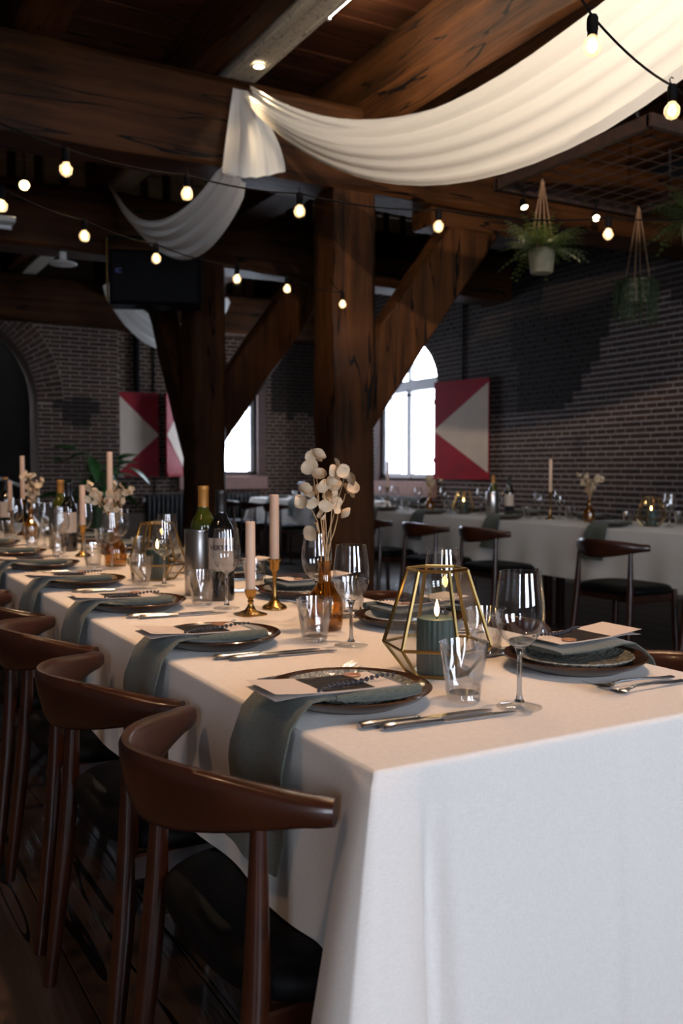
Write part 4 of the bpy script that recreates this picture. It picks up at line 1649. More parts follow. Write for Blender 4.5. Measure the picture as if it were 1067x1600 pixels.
def make_flowers(seed, nst=7, h=0.22, spread=0.09, npet=34, size=0.0165):
    """dried honesty: pale stems with papery discs"""
    rn = random.Random(seed)
    r = empty('dried_flowers')
    stems = []
    for i in range(nst):
        a = rn.uniform(0, 2 * PI)
        s = rn.uniform(0.25, 1.0) * spread
        top = Vector((s * math.cos(a) - 0.02, s * math.sin(a), 0.155 + h * rn.uniform(0.62, 1.0)))
        p0 = Vector((rn.uniform(-0.02, 0.02), rn.uniform(-0.02, 0.02), 0.012))
        p1 = Vector((rn.uniform(-0.008, 0.008), rn.uniform(-0.008, 0.008), 0.155))
        pts = [p0, p1]
        for k in range(1, 7):
            t = k / 6
            q = p1.lerp(top, t) + Vector((0, 0, 0.02 * math.sin(PI * t))) + Vector((rn.uniform(-1, 1), rn.uniform(-1, 1), 0)) * 0.004
            pts.append(q)
        stems.append(pts)
        mk('stem', tube([tuple(p) for p in pts], [0.0016] * 2 + [0.0015, 0.0014, 0.0012, 0.0011, 0.0009, 0.0007], 6), 'stem', r, 60)
    for i in range(npet):
        st = stems[i % nst]
        k = rn.choice([4, 5, 6, 6, 7, 7, 7])
        if rn.random() < 0.12:
            k = 3
        p = st[k]
        o = link('petal', petal_mesh(rn.randrange(3)), r)
        sc = size * rn.uniform(0.75, 1.2)
        o.scale = (sc, sc, sc)
        o.rotation_euler = (rn.uniform(0.9, 2.2), rn.uniform(-0.7, 0.7), rn.uniform(0, 6.28))
        d = Vector((rn.uniform(-1, 1), rn.uniform(-1, 1), rn.uniform(-0.7, 0.9)))
        o.location = p + d * size * 1.15
    return r


def bottle_profile():
    return [(0, 0.004), (0.030, 0.0), (0.0365, 0.003), (0.0375, 0.010), (0.0375, 0.188), (0.0355, 0.203), (0.028, 0.220), (0.0185, 0.236), (0.0152, 0.252), (0.0148, 0.300)]


def text_mesh(body, size, m, parent, wrap_r, z, bold=0.0, name='lettering', ang=0.0):
    """letters bent round a cylinder of radius wrap_r (facing local -y)"""
    cu = bpy.data.curves.new(name, 'FONT')
    cu.body = body
    cu.size = size
    cu.align_x = 'CENTER'
    cu.extrude = 0.0002
    cu.offset = bold
    t = bpy.data.objects.new(name, cu)
    COL.objects.link(t)
    dg = bpy.context.evaluated_depsgraph_get()
    me = bpy.data.meshes.new_from_object(t.evaluated_get(dg))
    bpy.data.objects.remove(t)
    for v in me.vertices:
        x, y, d = v.co
        if wrap_r:
            an = x / wrap_r - PI / 2 + ang
            v.co = ((wrap_r + d) * math.cos(an), (wrap_r + d) * math.sin(an), z + y)
        else:
            v.co = (x, -d, z + y)
    me.materials.clear()
    me.materials.append(M[m])
    return link(name, me, parent)


def make_bottle(kind, lettering=False):
    r = empty('wine_bottle')
    g = 'winegreen' if kind == 'white' else 'winedark'
    mk('glass_body', lathe(bottle_profile() + [(0, 0.300)], 32), g, r, 40)
    c = 'foil_gold' if kind == 'white' else 'foil_black'
    mk('capsule', lathe([(0.0155, 0.238 if kind == 'white' else 0.244), (0.0157, 0.262), (0.0154, 0.298), (0.0162, 0.300), (0.0162, 0.309), (0.0150, 0.312), (0, 0.312)], 24), c, r, 40)
    V, F = [], []
    n = 18
    for k in range(n + 1):
        an = -PI / 2 - 1.15 + 2.3 * k / n
        for z in (0.085, 0.178):
            V.append((0.0379 * math.cos(an), 0.0379 * math.sin(an), z))
    for k in range(n):
        F.append((2 * k, 2 * k + 2, 2 * k + 3, 2 * k + 1))
    lb = mk('paper_label', (V, F), 'label', r, 60)
    if lettering:
        text_mesh('VERTIDO', 0.0185, 'ink', lb, 0.0381, 0.145, 0.0006, ang=0.12)
    return Proto(r)


def make_cooler():
    r = empty('wine_cooler')
    mk('shell', lathe([(0, 0), (0.050, 0), (0.0515, 0.002), (0.0515, 0.192), (0.0505, 0.194), (0.049, 0.192), (0.048, 0.010), (0, 0.008)], 40), 'brushed', r, 40)
    mk('rim', lathe([(0.0517, 0.187), (0.0524, 0.191), (0.0505, 0.1955), (0.0485, 0.191)], 40), 'steel', r, 40)
    return Proto(r)


lantern, pillar = make_lantern(), make_pillar()
st_low, st_tall = stick('candlestick', 0.066, 0.03, True), stick('candlestick', 0.134, 0.033)
cd18 = make_candle(0.182)
cd25 = make_candle(0.255)
st_high = stick('candlestick', 0.205, 0.036)
vase = make_vase()
b_white, b_red, b_far = make_bottle('white'), make_bottle('red', True), make_bottle('red')
cooler = make_cooler()
flowers = []


def add_lantern(v, u, rz, where):
    lantern.place((v, u, T + 0.003), rz, 'brass-edged glass lantern ' + where, 'lantern', 'glass lanterns')
    pillar.place((v, u, T + 0.0053), rz, 'ribbed green pillar candle burning in the lantern ' + where, 'candle', 'green pillar candles')


def add_stick(kind, v, u, where):
    p, h = {'low': (st_low, 0.0565), 'tall': (st_tall, 0.1225), 'high': (st_high, 0.1935)}[kind]
    p.place((v, u, T + 0.0004), 0.5, {'low': 'low square-footed', 'tall': 'round-footed', 'high': 'tall slim'}[kind] + ' brass candlestick ' + where, 'candlestick', 'brass candlesticks')
    (cd25 if kind == 'high' else cd18).place((v, u, T + h), 0.0, 'plain ivory taper candle ' + where, 'candle', 'ivory taper candles')


def add_vase(v, u, rz, where, seed, h=0.22, spread=0.09, npet=34, nst=7, size=0.0165):
    vase.place((v, u, T + 0.0004), rz, 'amber glass bottle vase ' + where, 'vase', 'amber bottle vases')
    f = make_flowers(seed, nst, h, spread, npet, size)
    f.location = (v, u, T)
    f.rotation_euler = (0, 0, rz)
    tag(f, 'dried white honesty stems in the amber vase ' + where, 'dried flowers', 'dried flower bunches')


def add_bottles(v, u, dv, du, where, cw=None):
    yaw = math.atan2(v, u)
    (b_red if cw else b_far).place((v, u, T + 0.0004), -yaw, 'dark red-wine bottle with paper label ' + where, 'bottle', 'red wine bottles')
    cooler.place((v + dv, u + du, T + 0.0004), 0.3, 'brushed steel wine cooler ' + where, 'wine cooler', 'steel wine coolers')
    b_white.place((v + dv + 0.003, u + du - 0.004, T + 0.0105), -yaw + 2.5, 'green bottle with ochre capsule in the cooler ' + where, 'bottle', 'white wine bottles')


add_lantern(0.975, 1.368, 0.0, 'nearest the viewer')
add_vase(1.022, 1.880, 0.4, 'in the middle of the foreground', 5, 0.235, 0.085, 40, 8)
add_stick('low', 0.962, 2.165, 'left of the foreground vase')
add_stick('tall', 1.058, 2.225, 'just left of the foreground vase')
add_bottles(1.000, 2.455, -0.005, 0.135, 'behind the foreground candles', True)
add_lantern(1.00, 3.02, 0.3, 'in the middle of the long table')
add_vase(1.00, 3.52, 1.4, 'left on the long table', 8, 0.17, 0.09, 44, 7)
add_stick('high', 1.12, 4.02, 'before the green plant')
add_stick('tall', 0.99, 3.98, 'beside the second bottle group')
add_bottles(1.00, 4.27, 0.0, 0.17, 'in the second group on the long table')
add_vase(1.00, 5.12, 2.4, 'far left on the long table', 9, 0.21, 0.08, 36, 6)
add_stick('high', 1.02, 5.44, 'far left, right-hand of two')
add_stick('tall', 0.98, 5.60, 'far left, left-hand of two')
add_bottles(1.00, 5.86, 0.03, 0.20, 'at the left picture edge')


# ------------------------------------------------------------------ right wall table and far table
def plain_setting(proto_n, x, y, rz, where, drape, wg, tg):
    c, s = math.cos(rz), math.sin(rz)

    def at(a, b, z=0.0):
        return (x + a * c - b * s, y + a * s + b * c, T + z)
    TAKEN.append((at(0, 0)[0], at(0, 0)[1], 0.136))
    charger.place(at(0, 0, 0.0004), rz, 'dark brown dinner plate at ' + where, 'plate', 'brown dinner plates')
    sideplates['speckled'].place(at(0, 0, 0.0075), rz + 1, 'small speckled plate at ' + where, 'plate', 'small upper plates')
    if drape:
        napkins[proto_n % 2].place(at(0, 0, 0), rz, 'sage napkin hanging over the cloth edge at ' + where, 'napkin', 'sage grey napkins')
    if wg:
        wine.place(clear(at(*wg), 0.039), 0.3, 'clear wine glass at ' + where, 'wine glass', 'wine glasses')
    if tg:
        tumb.place(clear(at(*tg), 0.040), 0.3, 'small water tumbler at ' + where, 'tumbler', 'water tumblers')


for i, u in enumerate([3.10, 4.37, 5.42, 6.38, 7.10, 7.70]):
    plain_setting(i, Q0 - EDGE, u, 0, 'the right wall table\'s %s near-side place' % ORD[i], True, (0.26, -0.14), (0.18, -0.06))
for i, u in enumerate([3.3, 4.05, 5.05, 5.75, 6.5, 7.3]):
    plain_setting(i, Q1 + EDGE, u, PI, 'the right wall table\'s %s wall-side place' % ORD[i], True, (0.16, -0.20), (0.07, -0.17))
QM = (Q0 + Q1) / 2
add_lantern(QM, 4.27, 0.2, 'at the right picture edge by the wall')
add_vase(QM, 4.83, 0.9, 'on the right wall table', 11, 0.20, 0.10, 46, 8, 0.017)
add_stick('high', QM + 0.03, 5.26, 'on the right wall table')
b_far.place((QM + 0.02, 5.72, T + 0.0004), -0.6, 'dark red-wine bottle with label in front of the brick wall', 'bottle', 'red wine bottles')
cooler.place((QM - 0.02, 5.88, T + 0.0004), 0.3, 'shiny steel wine cooler on the right wall table', 'wine cooler', 'steel wine coolers')
b_white.place((QM - 0.017, 5.875, T + 0.0105), 1.5, 'green bottle with ochre capsule in the right table\'s cooler', 'bottle', 'white wine bottles')
add_lantern(QM - 0.02, 6.26, 0.5, 'below the red and cream shutter')
add_vase(QM, 6.78, 2.0, 'in front of the arched window', 13, 0.16, 0.09, 26, 6)
add_stick('high', QM, 7.48, 'right beside the nearer post')

for i, u in enumerate([9.62, 10.25, 10.90]):
    w = ['right', 'middle', 'left'][i]
    plain_setting(i, F0 - EDGE, u, 0, 'the far table\'s %s place' % w, True, (0.26, -0.14), (0.18, -0.06))
    wine.place(clear((F1 - 0.3, u + 0.05, T), 0.039), 0, 'wine glass on the window side of the far table\'s %s place' % w, 'wine glass', 'wine glasses')
    tumb.place(clear((F1 - 0.22, u + 0.12, T), 0.04), 0, 'tumbler on the window side of the far table\'s %s place' % w, 'tumbler', 'water tumblers')
add_stick('high', (F0 + F1) / 2, 10.02, 'on the far table by the window')


# ------------------------------------------------------------------ shutters, radiator, pipes
def shutter(label, w, h, apex_right, loc, rz, flat_m=('red', 'cream')):
    """painted wooden shutter: four triangles, cream one pointing sideways; local x = width, faces -y"""
    r = tag(empty('window_shutter', loc, rz), label, 'shutter', 'red and cream shutters')
    mk('board', cbox(0, w, 0.0, 0.028, 0, h, 0.003), flat_m[0], r)
    t = 0.0035
    a, b = (0.0, w) if apex_right else (w, 0.0)
    m = (b, h * 0.5)

    def tri(p):
        V = [(x, -t, z) for x, z in p] + [(x, 0.0005, z) for x, z in p]
        n = len(p)
        F = [tuple(range(n)), tuple(range(2 * n - 1, n - 1, -1))] + [(i, n + i, n + (i + 1) % n, (i + 1) % n) for i in range(n)]
        return V, F
    inset = 0.075
    lo, hi = h * 0.07, h * 0.955
    mk('cream_triangle', tri([(a, lo), (a, hi), m]), flat_m[1], r)
    mk('bottom_rail', cbox(0.005, w - 0.005, -0.012, 0.0, 0.0, 0.055, 0.003), flat_m[0], r)
    for z in (h * 0.2, h * 0.8):
        mk('hinge', cbox(b - 0.02, b + 0.02, 0.004, 0.02, z - 0.03, z + 0.03, 0.003), 'black', r)
    return r


shutter('left-hand red and cream shutter, shaded, on the back wall', 0.525, 1.10, True, (3.462, UB - 0.07, 1.03), 0.0)
shutter('narrow right-hand red and white shutter catching window light', 0.45, 1.09, False, (4.015, UB - 0.31, 1.03), 0.70, ('red', 'cream'))
shutter('red and cream shutter beside the arched window on the right wall', 0.80, 1.12, False, (VR - 0.24, 8.86, 1.01), -PI / 2 + 0.22)

rd = tag(empty('radiator', (4.6, UB - 0.16, 0.0)), 'black cast-iron column radiator below the back window', 'radiator')
fin = None
for k in range(26):
    x = -0.80 + k * 0.062
    if fin is None:
        mb = MB()
        for dy in (-0.05, 0.0, 0.05):
            mb.add(tube([(0, dy, 0.10), (0, dy, 0.13), (0, dy, 0.72), (0, dy, 0.76)], [0.014, 0.020, 0.020, 0.012], 8))
        mb.add(cbox(-0.024, 0.024, -0.07, 0.07, 0.74, 0.79, 0.008))
        mb.add(cbox(-0.024, 0.024, -0.07, 0.07, 0.08, 0.13, 0.008))
        o = mb.build('column', 'iron', rd, 50)
        fin = o.data
    else:
        o = link('column', fin, rd)
    o.location = (x, 0, 0)
for x in (-0.74, 0.70):
    mk('foot', cbox(x - 0.02, x + 0.02, -0.05, 0.05, 0.0, 0.09, 0.004), 'iron', rd)
mk('valve', lathe([(0, 0), (0.02, 0), (0.022, 0.03), (0.018, 0.06), (0, 0.062)], 16), 'white', rd, 40, (-0.86, -0.02, 0.70))
r2 = tag(empty('radiator', (VR - 0.16, 9.8, 0.0)), 'pale column radiator under the arched window', 'radiator')
for k in range(20):
    o = link('column', fin, r2)
    o.location = (0, -0.6 + k * 0.062, 0)
    o.rotation_euler = (0, 0, PI / 2)
for y in (-0.55, 0.52):
    mk('foot', cbox(-0.05, 0.05, y - 0.02, y + 0.02, 0.0, 0.09, 0.004), 'iron', r2)


def pipe(label, pts, rad, m='black'):
    return tag(mk('wall_conduit', tube(pts, rad, 8), m, None, 50), label, 'pipe', 'conduits on the walls')


pipe('thin dark conduit above the left red shutter', [(3.94, UB - 0.022, 3.4), (3.94, UB - 0.022, 2.14)], 0.012)
pipe('thicker dark pipe left of the thin conduit above the shutter', [(3.70, UB - 0.05, 3.4), (3.70, UB - 0.05, 2.14)], 0.040)
pipe('cable running down below the left red shutter', [(3.94, UB - 0.022, 1.02), (3.94, UB - 0.022, 0.80), (3.90, UB - 0.03, 0.70), (3.80, UB - 0.05, 0.68)], 0.010)
pipe('dark conduit above the shutter beside the arched window', [(VR - 0.02, 8.60, 3.4), (VR - 0.02, 8.60, 2.14)], 0.012)

# stair handrail seen in the arch
hr = tag(empty('stair_handrail', (1.7, UB + 0.35, 0)), 'pale sloping handrail inside the dark arch', 'handrail')
mk('rail', tube([(-0.6, 0, 1.35), (0.58, 0, 0.92)], 0.022, 8), 'white', hr, 50)
for x in (-0.35, 0.10, 0.5):
    mk('post', tube([(x, 0, 0.0), (x, 0, 1.26 - (x + 0.35) * 0.364)], 0.014, 8), 'black', hr, 50)


# ------------------------------------------------------------------ drapery
def swag(path, heights, lean, seed, folds=5, depth=0.030, layers=1, nt=26):
    """gathered voile hung along a path: a tall pleated band, pinched at its ends. path = centre line points"""
    rn = random.Random(seed)
    P = [Vector(p) for p in path]
    n = len(P)
    V, F = [], []
    ph = [rn.uniform(0, 6.28) for _ in range(8)]
    for i in range(n):
        t = (P[min(i + 1, n - 1)] - P[max(i - 1, 0)]).normalized()
        side = t.cross(Vector((0, 0, 1)))
        side = side.normalized() if side.length > 1e-4 else Vector((1, 0, 0))
        up = side.cross(t).normalized()
        s = i / (n - 1)
        h = heights[i]
        for k in range(nt + 1):
            w = k / nt - 0.5
            f = depth * (h / max(heights)) * (math.sin(2 * PI * folds * w + ph[0] + 1.3 * s) + 0.5 * math.sin(2 * PI * folds * 2.1 * w + ph[1] + 2.0 * s) + 0.8 * math.sin(2 * PI * 0.9 * w + ph[2]))
            V.append(tuple(P[i] + up * (w * h) + side * (f + lean * w * h)))
    m = nt + 1
    for i in range(n - 1):
        for k in range(nt):
            F.append((i * m + k, i * m + k + 1, (i + 1) * m + k + 1, (i + 1) * m + k))
    return V, F


def sag(p0, p1, drop, n=28, skew=1.0):
    p0, p1 = Vector(p0), Vector(p1)
    out = []
    for i in range(n + 1):
        t = i / n
        q = p0.lerp(p1, t)
        q.z -= drop * 4 * (t ** skew) * (1 - t ** skew)
        out.append(q)
    return out


dr = tag(empty('ceiling_drape', (2.35, 4.0, 0)), 'white voile swagged under the ceiling from post to post', 'drape')


def drape_part(name, path, hs, lean, seed, folds, depth, m='voile'):
    V, F = swag(path, hs, lean, seed, folds, depth)
    return mk(name, ([(x - 2.35, y - 4.0, z) for x, y, z in V], F), m, dr, 80)


def hts(n, h, e0, e1, p=0.5):
    return [e0 * (1 - i / n) ** 6 + e1 * (i / n) ** 6 + h * max(0, math.sin(PI * i / n)) ** p for i in range(n + 1)]


drape_part('front_swag', sag((2.26, P1U - 0.21, 3.35), (2.50, 0.48, 3.45), 0.93), [q * (0.62 + 0.50 * min(1, k / 16)) for k, q in enumerate(hts(28, 0.29, 0.07, 0.10, 0.6))], 0.55, 3, 5, 0.0085)
drape_part('front_swag_upper_layer', sag((2.32, P1U - 0.205, 3.38), (2.62, 0.48, 3.46), 0.84), hts(28, 0.15, 0.06, 0.10, 0.6), 0.5, 5, 3, 0.008)
# panel hanging down the face of the beam
V, F = [], []
nn, mm = 16, 24
for i in range(nn + 1):
    t = i / nn
    for k in range(mm + 1):
        w = k / mm
        x = (2.20 + 0.10 * w) * (1 - t) ** 1.5 + (2.125 + 0.42 * w) * (1 - (1 - t) ** 1.5)
        z = 3.37 - 0.50 * t - 0.03 * t * math.sin(w * 3.3 + 0.2) + 0.06 * w * t
        y = P1U - 0.205 - (0.012 + 0.012 * math.sin(w * 30 + t) * (0.4 + 0.6 * t)) - 0.02 * math.sin(PI * t)
        V.append((x - 2.35, y - 4.0, z))
for i in range(nn):
    for k in range(mm):
        F.append((i * (mm + 1) + k, i * (mm + 1) + k + 1, (i + 1) * (mm + 1) + k + 1, (i + 1) * (mm + 1) + k))
mk('beam_panel', (V, F), 'voile', dr, 80)
drape_part('middle_swag', sag((2.20, P1U - 0.22, 2.875), (2.20, P2U - 0.2, 3.48), 0.42), hts(28, 0.24, 0.12, 0.06, 0.6), -0.9, 7, 4, 0.020)
drape_part('far_swag', sag((2.75, 9.9, 3.10), (4.25, 10.15, 3.10), 0.50), hts(28, 0.30, 0.10, 0.08, 0.6), 0.3, 9, 4, 0.022)


# ------------------------------------------------------------------ string lights
def make_bulb():
    r = empty('globe_bulb')          # origin at the cable, hangs down
    mk('socket', lathe([(0, 0.004), (0.010, 0.003), (0.0135, -0.004), (0.0135, -0.030), (0.0120, -0.034), (0.0120, -0.044), (0, -0.045)], 16), 'matteblack', r, 40)
    mk('hook', tube([(0.0, 0, 0.003), (0.006, 0, 0.010), (0.008, 0, 0.018), (0.003, 0, 0.024), (-0.003, 0, 0.020)], 0.0018, 6), 'matteblack', r, 60)
    g = [(0.0105, -0.044)]
    for k in range(1, 12):
        a = PI * k / 11.5
        g.append((0.0225 * math.sin(0.35 + a * 0.888), -0.069 + 0.0235 * math.cos(0.35 + a * 0.888)))
    g.append((0, -0.0925))
    mk('glass_globe', lathe(g, 24), 'bulbglass', r, 60)
    mk('filament', tube([(0.002, 0, -0.056), (0.007, 0.003, -0.061), (0.0075, -0.004, -0.070), (0.002, 0.005, -0.075), (-0.004, -0.005, -0.074), (-0.008, 0.003, -0.068), (-0.006, -0.002, -0.060), (-0.001, 0.003, -0.057)], 0.0019, 6), 'filament', r, 60)
    mk('glass_stem', tube([(0, 0, -0.044), (0, 0, -0.056)], [0.005, 0.002], 8), 'bulbglass', r, 60)
    l = bpy.data.lights.new('bulb_light', 'POINT')
    l.energy = 0.42
    l.color = (1.0, 0.64, 0.32)
    l.shadow_soft_size = 0.012
    link('bulb_light', l, r, (0, 0, -0.066))
    return Proto(r)


bulb = make_bulb()
ZB = 2.12 + 0.068
STR = {
    'near': [(1.621, 1.656), (2.102, 1.837)],
    'middle': [(0.753, 3.187), (1.199, 3.248), (1.657, 3.248), (2.257, 3.168), (2.957, 2.914), (3.177 + 0.12, 2.68)],
    'far': [(0.642, 3.743), (1.03, 4.045), (1.432, 4.302), (1.952, 4.551), (2.30, 4.66), (2.80, 4.92)],
}
BL = {
    'near': ['globe bulb on the string light nearest the viewer, upper one', 'lower right globe bulb on the nearest string light'],
    'middle': ['globe bulb hanging at upper left below the big beam', 'globe bulb in front of the white drape', 'globe bulb just left of the nearer post\'s top', 'globe bulb in front of the nearer post\'s brace',
               'globe bulb hanging between the two plant pots', 'globe bulb at the right picture edge beside a plant'],
    'far': ['globe bulb at the left picture edge', 'globe bulb beside the white ceiling disc', 'globe bulb in front of the hanging black box', 'globe bulb in front of the farther post', 'globe bulb left of the nearer post at mid height', 'small globe bulb close to the nearer post\'s left edge'],
}
ENDS = {'near': ((0.2, 1.0, 2.62), (3.4, 2.3, 2.35)), 'middle': ((-0.4, 2.9, 2.45), (4.2, 2.2, 2.5)), 'far': ((-0.3, 3.1, 2.5), (PV - 0.16, P1U - 0.1, 2.35))}
for key in STR:
    cab = tag(empty('light_string_cable', (STR[key][0][0], STR[key][0][1], ZB)), {'near': 'black cable of the nearest string light', 'middle': 'black cable of the middle string light', 'far': 'black cable of the farthest string light'}[key], 'cable', 'string light cables')
    pts = [Vector(ENDS[key][0])] + [Vector((a, b, ZB)) for a, b in STR[key]] + [Vector(ENDS[key][1])]
    full = []
    for a, b in zip(pts, pts[1:]):
        for i in range(8):
            q = a.lerp(b, i / 8)
            q.z -= 0.045 * 4 * (i / 8) * (1 - i / 8) * (b - a).length / 0.5 * 0.35
            full.append(q)
    full.append(pts[-1])
    L0 = cab.location
    mk('cable', tube([tuple(q - L0) for q in full], 0.0032, 6), 'matteblack', cab, 60)
    for (a, b), lab in zip(STR[key], BL[key]):
        bulb.place((a, b, ZB), random.uniform(0, 3), lab, 'light bulb', 'globe bulbs on the light strings')


# ------------------------------------------------------------------ hanging rack, planters and lamps
rk = tag(empty('hanging_rack', (4.17, 3.79, 3.06)), 'rusty steel grid rack hung on chains above the right tables', 'rack')
RW, RL = 1.35, 1.36
for b in (cbox(-0.02, 0.02, 0, RL, 0, 0.075, 0.003), cbox(RW - 0.04, RW, 0, RL, 0, 0.075, 0.003), cbox(-0.02, RW, -0.02, 0.02, 0, 0.075, 0.003), cbox(-0.02, RW, RL - 0.02, RL + 0.02, 0, 0.075, 0.003)):
    mk('frame_bar', b, 'rust', rk)
for k in range(1, 9):
    mk('grid_rod', tube([(RW * k / 9, 0.0, 0.012), (RW * k / 9, RL, 0.012)], 0.004, 6), 'rust', rk)
    mk('grid_rod', tube([(0, RL * k / 9, 0.020), (RW, RL * k / 9, 0.020)], 0.004, 6), 'rust', rk)
lk_me = None
for cx, cy in ((0.02, 0.12), (0.02, RL - 0.45), (RW - 0.04, 0.12), (RW - 0.04, RL - 0.35)):
    ch = link('chain', None, rk, (cx, cy, 0.07))
    for k in range(22):
        if lk_me is None:
            P = [(0.007 * math.cos(a), 0, 0.013 * math.sin(a) * 1.25) for a in [2 * PI * i / 10 for i in range(11)]]
            o = mk('link', tube(P, 0.0024, 6, False), 'iron', ch, 60)
            lk_me = o.data
        else:
            o = link('link', lk_me, ch)
        o.location = (0, 0, 0.012 + k * 0.0268)
        o.rotation_euler = (0, 0, (k % 2) * PI / 2)


def spot_lamp(name, label, loc, aim, energy, size=1.0, lens='lens', cone=1.2, stem=0.12, col=(1.0, 0.76, 0.48), soft=0.02, rad=0.026):
    """small can spotlight on a stem; the lamp inside really lights the room"""
    r = tag(empty(name, loc), label, 'spotlight', 'small ceiling spotlights')
    d = (Vector(aim) - Vector(loc)).normalized()
    q = d.to_track_quat('-Z', 'Y')
    h = link('head', None, r)
    h.rotation_euler = q.to_euler()
    mk('housing', lathe([(0, 0.055), (rad * 0.62, 0.053), (rad * 0.85, 0.040), (rad, 0.012), (rad * 1.04, -0.012), (rad * 0.92, -0.012), (rad * 0.88, 0.0)], 20), 'matteblack', h, 40)
    mk('lens', lathe([(0, -0.006), (rad * 0.5, -0.007), (rad * 0.90, -0.010)], 20), lens, h, 60)
    mk('stem', tube([(0, 0, 0.02), (0, 0, stem)], 0.006, 8), 'black', r, 60)
    mk('mount', lathe([(0, stem), (0.022, stem), (0.022, stem + 0.012), (0, stem + 0.012)], 16), 'black', r, 40)
    if energy:
        l = bpy.data.lights.new('spot_beam', 'SPOT')
        l.energy = energy
        l.color = col
        l.spot_size = cone
        l.spot_blend = 0.9
        l.shadow_soft_size = soft
        o = link('spot_beam', l, r)
        o.location = d * 0.02
        o.rotation_euler = q.to_euler()
    return r


WARM = (1.0, 0.72, 0.42)
TWARM = (1.0, 0.60, 0.34)
spot_lamp('spotlight', 'left-hand lit spotlight under the plant rack', (4.33, 5.06, 2.95), (4.3, 4.78, 2.45), 12, cone=2.0, stem=0.11)
spot_lamp('spotlight', 'tilted lit spotlight under the middle of the plant rack', (4.95, 5.00, 2.94), (4.35, 3.9, 1.9), 10, cone=2.2, stem=0.12)
spot_lamp('spotlight', 'bright spotlight glowing at the far left', (1.47, 7.58, 3.33), (0.6, 3.0, 1.0), 45, lens='lens_hot', cone=1.3, stem=0.455, rad=0.040)
dl = tag(empty('downlight', (2.28, 4.98, 3.445)), 'small round downlight set in the grey beam', 'spotlight', 'small ceiling spotlights')
mk('bezel', lathe([(0.030, 0.0), (0.040, -0.002), (0.042, -0.006), (0.032, -0.008), (0.030, -0.004)], 24), 'white', dl, 40)
mk('lens', lathe([(0, -0.004), (0.031, -0.005)], 24), 'lens', dl, 60)
l = bpy.data.lights.new('downlight_beam', 'SPOT')
l.energy, l.color, l.spot_size, l.spot_blend, l.shadow_soft_size = 40, WARM, 1.3, 0.8, 0.03
link('downlight_beam', l, dl, (0, 0, -0.012))

# spotlights over the foreground table (above the frame)
TABLE_SPOTS = [(1.45, 1.20, (0.95, 1.35, 0.75)), (1.45, 2.1, (0.95, 2.2, 0.75)), (1.45, 3.0, (0.95, 3.2, 0.75)), (1.45, 4.0, (1.0, 4.1, 0.75)), (0.05, 3.9, (1.0, 5.2, 0.75))]
for i, (v, u, aim) in enumerate(TABLE_SPOTS):
    spot_lamp('spotlight', 'ceiling spotlight aimed at the long table, %s from the viewer' % ORD[i], (v, u, 3.30), aim, 118, cone=1.1, stem=0.488, col=TWARM, soft=0.03)
spot_lamp('spotlight', 'spotlight under the near cross beam aimed at the drape', (0.50, 0.25, 2.70), (2.55, 2.95, 2.80), 900, cone=0.70, stem=0.215, col=(1.0, 0.80, 0.60), soft=0.03)

for i, u in enumerate((1.3, 3.2)):
    spot_lamp('spotlight', 'ceiling spotlight aimed at the floor left of the table, %s from the viewer' % ORD[i], (-0.9, u, 3.30), (-0.15, u + 0.1, 0.0), 32, cone=1.5, stem=0.488, col=TWARM, soft=0.05)

fx = tag(empty('fluorescent_lamp', (2.60, 4.05, CEIL - 0.02)), 'lit fluorescent tube lamp under the ceiling boards', 'lamp')
mk('tray', cbox(-0.07, 0.07, -0.62, 0.72, -0.035, 0.0, 0.006), 'white', fx)
mk('tube', tube([(0.0, -0.58, -0.075), (0.0, 0.68, -0.075)], 0.018, 12), 'tube', fx, 40)
for y in (-0.59, 0.69):
    mk('holder', cbox(-0.018, 0.018, y - 0.012, y + 0.012, -0.10, -0.03, 0.003), 'white', fx)
fx = tag(empty('fluorescent_lamp', (1.22, 7.42, 3.02)), 'unlit fluorescent lamp at the left picture edge', 'lamp')
mk('tray', cbox(-0.60, 0.14, -0.06, 0.06, -0.04, 0.0, 0.006), 'white', fx)
mk('tube', tube([(-0.58, 0, -0.07), (0.12, 0, -0.07)], 0.018, 12), 'tube_off', fx, 40)
for x in (-0.4, 0.0):
    mk('hanger', tube([(x, 0, 0), (x, 0, 0.50)], 0.006, 6), 'white', fx)
fx = tag(empty('fluorescent_lamp', (2.50, P2U - 0.05, TZ0)), 'short white lamp tray above the hanging black speaker', 'lamp')
mk('tray', cbox(-0.17, 0.16, -0.06, 0.06, -0.055, 0.0, 0.006), 'white', fx)
mk('tube', tube([(-0.15, 0, -0.066), (0.14, 0, -0.066)], 0.014, 12), 'tube_off', fx, 40)
ds = tag(empty('ceiling_disc', (1.83, 7.9, TZ0 - 0.10)), 'flat white disc fitting under the farther cross beam', 'ceiling fitting')
mk('disc', lathe([(0, 0.02), (0.10, 0.018), (0.115, 0.008), (0.112, 0.0), (0.09, -0.006), (0, -0.008)], 32), 'white', ds, 40)
mk('stem', tube([(0, 0, 0.015), (0, 0, 0.11)], 0.03, 12), 'white', ds, 50)

